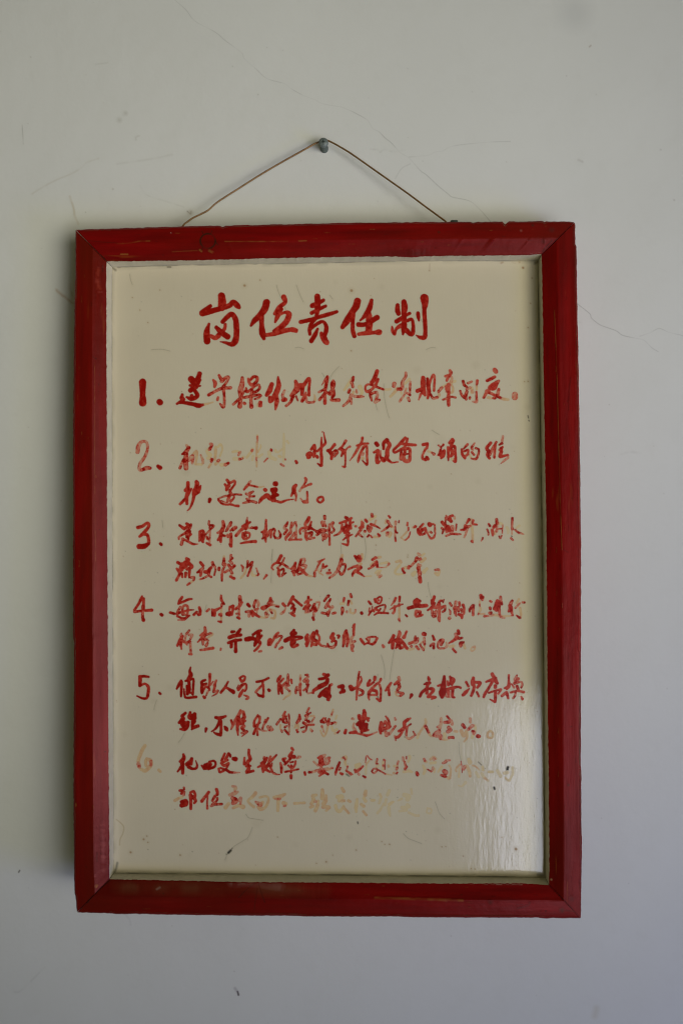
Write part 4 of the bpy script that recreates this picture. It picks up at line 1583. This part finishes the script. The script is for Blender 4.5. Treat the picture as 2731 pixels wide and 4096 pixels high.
2 1085 590 40 1010 550 20
1 1312 165 36 1310 240 34 1310 330 60 1280 380 45
1 1290 350 42 1245 370 30
2 1275 440 50 1200 495 42
1 1280 460 50 1300 530 36
3 1440 165 28 1410 230 45
2 1460 220 50 1400 290 45
2 1355 305 25 1395 360 34
3 1400 300 36 1500 270 34 1525 310 34 1510 360 34
2 1440 340 50 1460 390 45
2 1340 440 36 1450 415 36 1550 435 40
3 1420 430 36 1410 490 34 1380 530 34
2 1510 510 30 1530 545 42
''',
'''
@ 690 2810 4
0 210 170 45 155 215 52
0 170 260 70 110 325 45
0 285 160 42 280 230 80 330 230 110
0 355 185 60 360 250 60
0 180 340 110 200 400 80
0 250 320 60 240 380 60 200 430 55 130 425 36
0 340 300 80 320 360 50 320 390 50
0 410 375 55 340 400 60 310 430 28
0 540 420 48 530 470 28
0 695 240 50 760 250 60 850 220 40
0 760 280 60 740 340 50 690 420 36 625 465 18
0 775 300 50 780 400 45 775 490 50
0 770 520 55 700 500 42 665 480 28
0 835 385 32 860 420 65 875 445 42
1 940 285 36 960 340 42
2 960 380 36 980 330 60 940 430 20
2 1090 130 42 1060 200 55 1010 290 60
1 1050 250 75 1040 400 48
2 1040 420 50 1050 520 24
2 1130 150 50 1145 210 50 1130 260 55 1060 320 60
1 1160 230 40 1130 300 50 1165 295 36
1 1130 330 45 1090 350 36
2 1140 380 60 1110 410 50 1140 440 50
3 1110 490 36 1190 465 45 1110 545 14
2 1365 205 34 1310 300 36 1310 380 50
2 1390 230 50 1395 290 36 1350 400 42
2 1400 320 34 1330 380 45
2 1330 430 45 1300 500 45
2 1355 430 36 1360 520 36
2 1380 420 36 1410 440 20
2 1530 250 36 1490 320 36
3 1490 280 36 1440 420 32
5 1440 450 32 1510 455 20
3 1530 390 50 1550 440 42
@ 1082 2810 4
4 0 390 40 30 430 42
5 0 455 20 20 455 18
2 235 150 34 205 210 40
2 220 230 62 200 280 55
3 160 265 36 100 350 36
3 200 310 36 260 325 36 255 260 30
4 250 220 42 230 200 30
6 160 360 28 160 430 28
3 180 450 36 185 470 30
3 260 375 28 230 395 36
4 290 190 28 300 260 30 298 380 28
5 300 400 26 300 470 28
3 230 440 36 290 510 36
2 463 195 28 465 260 60
3 450 290 55 420 320 36
6 440 350 34 440 420 34
6 410 360 36 385 405 22
2 415 440 28 435 470 40
2 615 90 32 580 160 32
3 640 165 28 560 210 40
4 590 220 42 560 280 36
6 640 220 26 690 215 28 700 240 28
4 695 250 26 660 310 26
2 530 325 50 560 345 48
2 600 300 55 615 310 42
2 570 360 42 690 355 32
4 490 405 28 540 390 28
3 580 380 28 560 450 30 520 470 36
5 640 430 38 660 455 45
2 850 250 28 810 300 45
3 810 310 42 870 310 45 880 250 25
2 820 380 36 822 385 36
5 835 410 25 850 470 22
6 800 450 25 830 520 25 860 540 25 900 450 34 925 350 34
6 1000 115 28 970 210 32
4 1000 150 22 980 190 22
3 935 270 42 915 330 50 915 355 28
7 1060 210 28 1040 260 28
3 950 330 50 980 335 45 1025 315 28
6 1050 320 28 1040 350 20
7 980 390 36 1000 450 40 1060 430 36
3 1100 455 28 1070 485 28
6 1040 490 36 1030 495 36
1 1205 440 42 1190 485 52
5 1310 260 42 1325 265 36
1 1415 215 60 1425 260 60
1 1495 130 50 1500 190 75 1480 280 75
1 1470 270 70 1540 250 42 1560 290 42
5 1335 335 28 1320 390 36 1350 440 50
0 1390 350 60 1450 340 120 1470 400 120
0 1530 350 60 1510 420 80 1460 460 60
2 1500 450 50 1560 440 34
1 1270 485 40 1360 475 55
2 1370 490 30 1460 510 40 1540 530 45
@ 1474 2810 3.004
1 0 190 28 5 190 25
2 -5 395 24 30 385 22
5 30 385 22 100 355 16
2 205 165 18 235 210 28 260 290 24
1 150 240 36 135 320 36 145 370 30
2 200 235 42 240 290 50 200 310 45
2 170 260 40 160 340 36
5 200 330 36 210 400 28 240 370 36
4 320 285 26 250 380 28
4 315 185 20 322 205 26
1 470 205 38 430 240 45 430 290 42
2 500 190 20 460 220 30
3 505 260 20 470 285 20
2 430 300 40 400 330 50 360 345 30
3 460 300 28 450 390 26
2 400 360 28 360 410 34 330 420 36
5 310 400 20 325 455 18
5 455 420 26 490 435 28 540 405 26
3 535 350 18 560 390 22
6 682 205 28 680 260 28 600 380 24
7 600 380 34 585 425 30
4 685 290 36 715 350 34
6 715 350 36 740 395 26 770 405 28
5 870 190 28 868 250 32 850 310 42
5 845 290 36 825 295 26
4 840 350 55 790 390 45 850 400 60 860 430 36
2 940 165 26 970 200 28
3 910 240 34 960 235 42
5 990 220 36 1000 260 36
4 960 300 42 980 330 45 950 350 42
7 910 380 42 910 430 42
3 960 420 26 1010 420 34 1020 430 20
6 860 445 14 930 450 16 980 425 18
6 1030 345 28 1060 350 26
3 1130 270 42 1150 300 40
6 1110 340 42 1140 400 40 1170 340 24
5 1220 195 30 1220 240 28
4 1240 280 40 1200 320 36
4 1250 350 42 1265 370 34
7 1270 280 36 1280 330 30 1240 420 34
6 1180 350 26 1180 420 26 1145 470 18
2 1310 405 48 1325 408 42
6 1460 340 26 1490 370 26 1480 420 26 1430 415 26 1430 365 24 1460 340 24
''',
'''
@ 530 2970 4
6 205 50 50 160 120 55 120 220 55
6 110 230 50 95 300 50
4 100 340 60 110 390 50
6 140 430 45 210 450 60 290 370 60 290 290 60 230 260 42
5 300 300 30 300 360 30
6 215 290 50 220 370 42
6 425 440 45 450 465 40
0 815 190 36 825 240 60 800 300 70
0 830 240 50 760 305 36
0 800 340 70 805 430 55 805 490 48
0 780 390 45 725 465 28
0 880 350 75 930 300 60 950 260 50 935 340 60
0 900 390 60 960 420 45 1020 410 42 1035 360 34 1015 290 14
0 1170 370 75 1240 350 70 1180 420 42
0 1110 370 30 1150 420 45
0 1230 310 36 1300 295 38 1330 330 36 1310 390 40 1220 420 50
1 1475 180 38 1430 290 45
1 1540 180 50 1490 270 45
1 1420 330 40 1520 280 40
1 1440 350 45 1470 370 45 1540 330 36 1510 400 36
1 1380 420 36 1400 475 36 1470 440 40 1420 410 32 1380 420 32
0 1490 430 45 1560 475 45
@ 922 2970 4
0 -8 200 45 0 230 30
0 45 260 55 80 265 75
1 -10 475 45 30 480 42
4 40 480 36 150 482 14
2 225 245 34 220 330 42 230 350 36
1 295 120 42 295 190 45 315 260 60 280 310 60
1 220 345 45 280 320 40
1 250 380 36 320 375 34
1 285 350 50 290 420 60 265 470 60
1 260 480 45 365 455 42
3 540 235 36 535 260 36
1 580 250 45 540 310 62 490 330 32
1 530 350 60 440 395 28
1 530 390 80 520 470 36
1 540 430 60 610 350 60
2 735 200 32 680 260 42 620 310 50
2 640 230 42 620 290 42
2 620 330 40 640 400 36 670 470 40
4 690 490 40 740 510 28 790 512 12
4 665 330 22 660 390 22
1 580 440 45 630 470 36
2 880 255 36 840 270 45 870 310 42
2 800 330 34 815 400 48 815 480 36
2 870 350 40 940 280 42 970 230 60
2 980 90 42 1000 120 42
1 980 160 45 950 220 65 1020 230 62
5 1060 255 24 1115 230 34 1080 222 22
1 960 320 28 1000 310 32
2 1040 300 32 1030 360 34 980 410 40 925 370 32
1 970 370 36 975 375 32
2 875 470 34 950 455 32 1085 428 30
3 965 440 24 970 480 32
1 968 530 50 970 570 42
2 1185 480 40 1195 515 36
5 1510 200 36 1480 220 60
2 1400 245 32 1450 225 50
2 1450 270 80 1450 340 95
4 1530 260 45 1500 340 50 1570 330 40
5 1330 305 28 1400 370 32
4 1450 400 40 1460 440 40
3 1260 475 45 1290 475 36
5 1300 475 42 1420 440 42 1560 425 50
2 1420 475 50 1490 460 55
2 1490 480 50 1420 535 28
2 1510 480 45 1560 510 36
@ 1314 2970 4
3 0 250 50 15 245 42
3 10 290 40 0 330 25
6 0 430 36 60 410 36
4 40 405 28 65 405 28
3 175 320 38 150 380 45
1 140 400 42 115 480 42
4 110 490 42 112 515 28
6 220 250 40 280 230 40 260 320 36
3 235 235 20 260 270 20
7 270 350 36 300 380 36
4 305 390 24 290 430 28
4 190 410 36 170 440 30
2 190 490 36 220 505 42
2 280 450 30 350 495 42
4 350 505 42 375 510 30
7 440 370 60 500 350 50 440 430 60
3 415 440 28 430 480 28
2 450 465 45 500 430 34 550 380 28
4 475 500 36 485 510 36
2 550 535 28 585 555 40
4 600 220 18 590 320 18
2 620 210 14 650 255 18 690 278 18
6 650 290 24 600 350 28
8 600 370 32 595 500 32
3 775 265 28 775 285 32
6 760 310 36 760 340 30
3 770 335 22 780 335 22
8 790 360 50 770 400 40
2 880 275 28 900 285 24
4 903 300 12 900 430 12
7 870 310 36 870 430 34
3 875 370 22 878 375 20
6 955 370 36 960 385 36
3 690 460 26 720 420 24 770 430 28 830 460 26 900 500 22
6 900 505 24 1010 520 14
4 780 445 26 730 490 28 700 480 22
4 1115 300 28 1100 340 30
6 1050 380 36 1090 380 50
4 1100 410 36 1085 430 36
2 1095 480 30 1085 500 24
6 1040 490 36 1050 495 36
4 1190 240 34 1195 290 36
2 1243 225 20 1243 260 22
7 1290 220 45 1300 250 36 1270 310 30
3 1215 310 34 1225 360 36
3 1240 390 50 1220 420 40
7 1200 470 45 1280 455 45 1330 470 36
4 1410 485 50 1420 515 55
3 1525 265 36 1535 285 36
6 1540 300 40 1560 310 40
7 1510 370 34 1540 440 50 1520 500 40
@ 1706 2970 4
6 60 270 40 110 230 32 150 260 32
4 115 270 42 125 270 32
7 60 330 42 140 320 40
3 15 430 22 70 465 28
5 100 400 36 85 460 28
7 130 420 26 120 480 22
4 260 330 36 300 310 50
5 310 290 42 370 285 28
7 240 390 40 180 470 26
6 360 370 30 385 440 28 370 570 36
3 280 460 70 300 480 80
3 235 525 40 290 540 55
6 330 560 45 350 590 22
4 545 300 14 560 380 12 565 480 14
6 530 350 30 470 420 30 470 460 28
7 520 420 26 515 550 32
7 670 270 50 690 320 70
4 600 390 50 590 430 36
6 640 380 55 680 460 50 690 540 40
6 730 365 25 790 390 25 835 435 22
8 620 640 45 560 700 25 510 690 22
7 890 390 40 900 440 45
8 790 480 45 830 550 45
8 880 500 50 920 560 45 980 610 36
6 930 570 26 960 595 20
7 990 470 40 1050 470 40
8 1130 450 50 1180 540 50
8 1240 490 50 1290 480 50
7 1260 570 30 1300 610 28
8 1370 400 40 1370 500 42 1320 610 34
''',
'''
@ 690 3130 4
4 185 80 32 190 110 32
1 120 130 42 160 130 40 145 180 36
4 190 150 36 180 200 40
6 40 290 45 90 260 42
7 100 250 40 160 235 36
0 150 310 60 215 300 70 220 350 60 150 365 75
1 290 200 60 295 300 48 295 420 45
1 290 160 36 340 145 45 365 200 40 360 240 42
1 330 230 60 370 290 50 350 330 36
1 580 155 45 540 215 52
2 530 220 50 470 300 52
2 565 230 26 555 340 28 560 415 36
1 705 110 50 720 160 50 715 195 50
2 680 220 50 640 290 40
3 720 250 36 710 290 36 640 350 36
4 620 375 40 700 340 40
3 700 350 40 790 345 38
5 960 60 36 1010 80 50 1000 120 45
5 920 200 50 1000 170 60 1045 150 36
3 960 250 60 1000 290 100 970 330 60
4 1060 290 40 1095 250 45 1090 330 36
6 900 340 50 850 400 60
6 970 410 40 1060 370 50 1130 390 70
6 1330 170 55 1280 230 48 1210 290 36 1240 340 40 1300 390 45
6 1400 240 36 1480 220 32 1530 240 32 1530 310 40 1480 400 42 1410 430 50 1365 390 36
5 1330 310 28 1400 350 70
6 1440 320 50 1400 390 60
@ 1082 3130 4
6 60 240 50 150 225 62 230 190 40
5 70 265 22 160 260 24
6 125 280 50 120 380 50 118 450 45
6 210 330 65 240 340 65
4 215 380 28 240 375 28
6 385 335 42 460 330 36 545 325 40
6 730 200 45 670 215 42 690 280 60 650 340 45
5 710 300 40 720 305 40
6 680 380 45 640 395 45
6 760 300 45 750 380 50 715 450 55
6 830 120 50 830 250 70
6 890 210 36 880 290 60 850 340 70
6 840 390 55 940 395 45 890 450 36
6 1145 95 45 1170 140 50
7 1070 230 60 1140 230 70 1100 290 60
6 1180 290 40 1140 300 40
6 1245 290 42 1270 305 42
7 1040 370 50 1060 440 50 1110 460 50 1170 380 40
6 1170 400 40 1250 490 36
7 1385 270 40 1370 370 60
7 1365 400 60 1370 470 36
6 1520 140 50 1510 200 60
7 1490 250 50 1520 300 50
6 1450 350 45 1490 380 50
6 1480 460 34 1530 520 40
@ 1474 3130 4
7 50 285 45 90 285 40
7 180 190 40 200 230 36
8 190 260 40 170 330 40
8 330 130 50 300 200 50
8 280 270 40 260 360 45
8 240 340 30 190 430 36 140 490 40
7 330 350 50 390 310 36
8 320 400 50 330 480 50 345 540 22
8 570 200 70 640 220 70 620 270 70
8 680 110 36 690 180 34
8 530 260 36 470 290 26
8 620 360 60 640 390 50 530 400 50
8 600 440 50 490 460 36
8 640 480 36 740 525 40 800 530 36
8 940 410 28 930 480 26 990 490 26 1000 430 26 940 410 26
''',
]
for li, txt in enumerate(LINES):
    st = parse(txt)
    num = [s for s in st if s[1][:, 0].max() < 657]
    body = [s for s in st if s[1][:, 0].max() >= 657]
    for nm, grp in (('numeral', num), ('lettering', body)):
        if not grp: continue
        v, f, c, a = film(grp, lambda x, y: at(x, y, BOARD_Y - 0.00014), 1.25, True)
        o = build(nm, [(v, f, 0, c, a)], [BOARD], sign)
        if nm == 'lettering' and li == 0: tag(o, 'large red heading of five brush characters')

# ------------------------------------------------------------------ the hanging wire, its nail and the screw in the wall
def tube(pts, rad, seg=10):
    P = np.asarray(pts, float); n = len(P)
    T = np.gradient(P, axis=0); T /= np.linalg.norm(T, axis=1)[:, None]
    up = np.array([0, 1.0, 0]); V = []
    for p, t in zip(P, T):
        a = np.cross(t, up); a /= np.linalg.norm(a); b = np.cross(a, t)
        V += [p + rad*(a*math.cos(q)+b*math.sin(q)) for q in np.linspace(0, 2*math.pi, seg, endpoint=False)]
    F_ = [[i*seg+j, i*seg+(j+1) % seg, (i+1)*seg+(j+1) % seg, (i+1)*seg+j] for i in range(n-1) for j in range(seg)]
    F_ += [list(range(seg))[::-1], [(n-1)*seg+j for j in range(seg)]]
    return np.array(V), F_
# photo px and distance from the wall
WP = [(722,935,.030),(732,904,.027),(748,889,.026),(772,872,.025),(803,857,.024),(834,840,.023),(871,808,.021),(958,752,.018),(1045,697,.016),(1132,646,.0145),(1220,597,.0135),(1255,577,.0130),(1275,568,.0128),(1288,561,.0128),(1300,559,.0128),(1313,563,.0128),(1330,571,.0130),(1352,583,.0132),(1406,616,.0140),(1500,682,.016),(1626,771,.020),(1700,826,.022),(1760,870,.025),(1783,888,.027),(1800,915,.031)]
q = np.array(WP, float); d = np.r_[0, np.cumsum(np.hypot(*np.diff(q[:, :2], axis=0).T))]
sp = spline(np.c_[q[:, 0], q[:, 1], q[:, 2]], 6.0)
wire = build('hanging_wire', [(*tube([at_wall(np.array([x]), np.array([y]), w)[0] for x, y, w in sp], 0.00112), 0, None, None)], [WIRE], sign, True)

def lathe(prof, c, seg=28, bump_=0.0):
    """profile of (radius, distance from the wall) turned about the axis through c square to the wall"""
    V, F_ = [], []
    for r, y in prof: V += [(c[0]+r*math.cos(t)*(1+bump_*math.sin(3*t)), wall_y(c[2])-y, c[2]+r*math.sin(t)*(1+bump_*math.cos(2*t))) for t in np.linspace(0, 2*math.pi, seg, endpoint=False)]
    for i in range(len(prof)-1): F_ += [[i*seg+j, i*seg+(j+1) % seg, (i+1)*seg+(j+1) % seg, (i+1)*seg+j] for j in range(seg)]
    F_.append([(len(prof)-1)*seg+j for j in range(seg)])
    return np.array(V), F_
sc_c = at_wall(np.array([1293.0]), np.array([567.0]), 0.0215)[0]
SCY = wall_y(sc_c[2])
screw = bpy.data.objects.new('wall_screw', None); scene.collection.objects.link(screw)
sl = Vector((sc_c[0], SCY, sc_c[2])); screw.location = sl; screw.empty_display_size = .01
PINV[screw.name] = Matrix.Translation(-sl)
tag(screw, 'grey cross-head screw in the plaster holding up the wire', 'screw')
build('screw_shank', [(*lathe([(.0052, -.002), (.0052, .0012), (.0047, .004), (.0043, .0095), (.0040, .0098), (.0040, .0165)], sc_c, 28, .02), 0, None, None)], [ZINC_DARK], screw, True)
build('screw_head', [(*lathe([(.0038, .0160), (.0056, .0168), (.0060, .0180), (.0058, .0198), (.0048, .0210), (.0030, .02155), (.0008, .0217)], sc_c), 0, None, None)], [ZINC], screw, True)
# the cross recess: a shallow four-armed dark star let into the head
arm, wid = .0021, .00042
star = []
for kq in range(4):
    t = kq*math.pi/2 + .12
    star += [(wid*1.42*math.cos(t-math.pi/4), wid*1.42*math.sin(t-math.pi/4)), (arm*math.cos(t)+wid*.8*math.sin(t), arm*math.sin(t)-wid*.8*math.cos(t)), (arm*math.cos(t)-wid*.8*math.sin(t), arm*math.sin(t)+wid*.8*math.cos(t))]
sv = [(sc_c[0]+x, SCY-.0222, sc_c[2]+z) for x, z in star] + [(sc_c[0]+x*.9, SCY-.0205, sc_c[2]+z*.9) for x, z in star]
sf = [list(range(12))] + [[j, (j+1) % 12, 12+(j+1) % 12, 12+j] for j in range(12)]
build('cross_recess', [(np.array(sv), sf, 0, None, None)], [BRONZE], screw)
nc = at(np.array([1815.0]), np.array([888.0]), FRONT+.02)[0]
nv = [];
for z, hw in ((-.004, .0042), (.0006, .0046), (.0014, .0043), (.0019, .0030)):
    nv += [(nc[0]+hw*math.cos(t)*(1.05 if math.cos(t) > 0 else 1), nc[1]+hw*.8*math.sin(t), nc[2]+z+.0004*math.cos(2*t)) for t in np.linspace(0, 2*math.pi, 14, endpoint=False)]
nf = [[i*14+j, i*14+(j+1) % 14, (i+1)*14+(j+1) % 14, (i+1)*14+j] for i in range(3) for j in range(14)] + [[42+j for j in range(14)]]
build('nail_head', [(np.array(nv), nf, 0, None, None)], [BRONZE], sign)
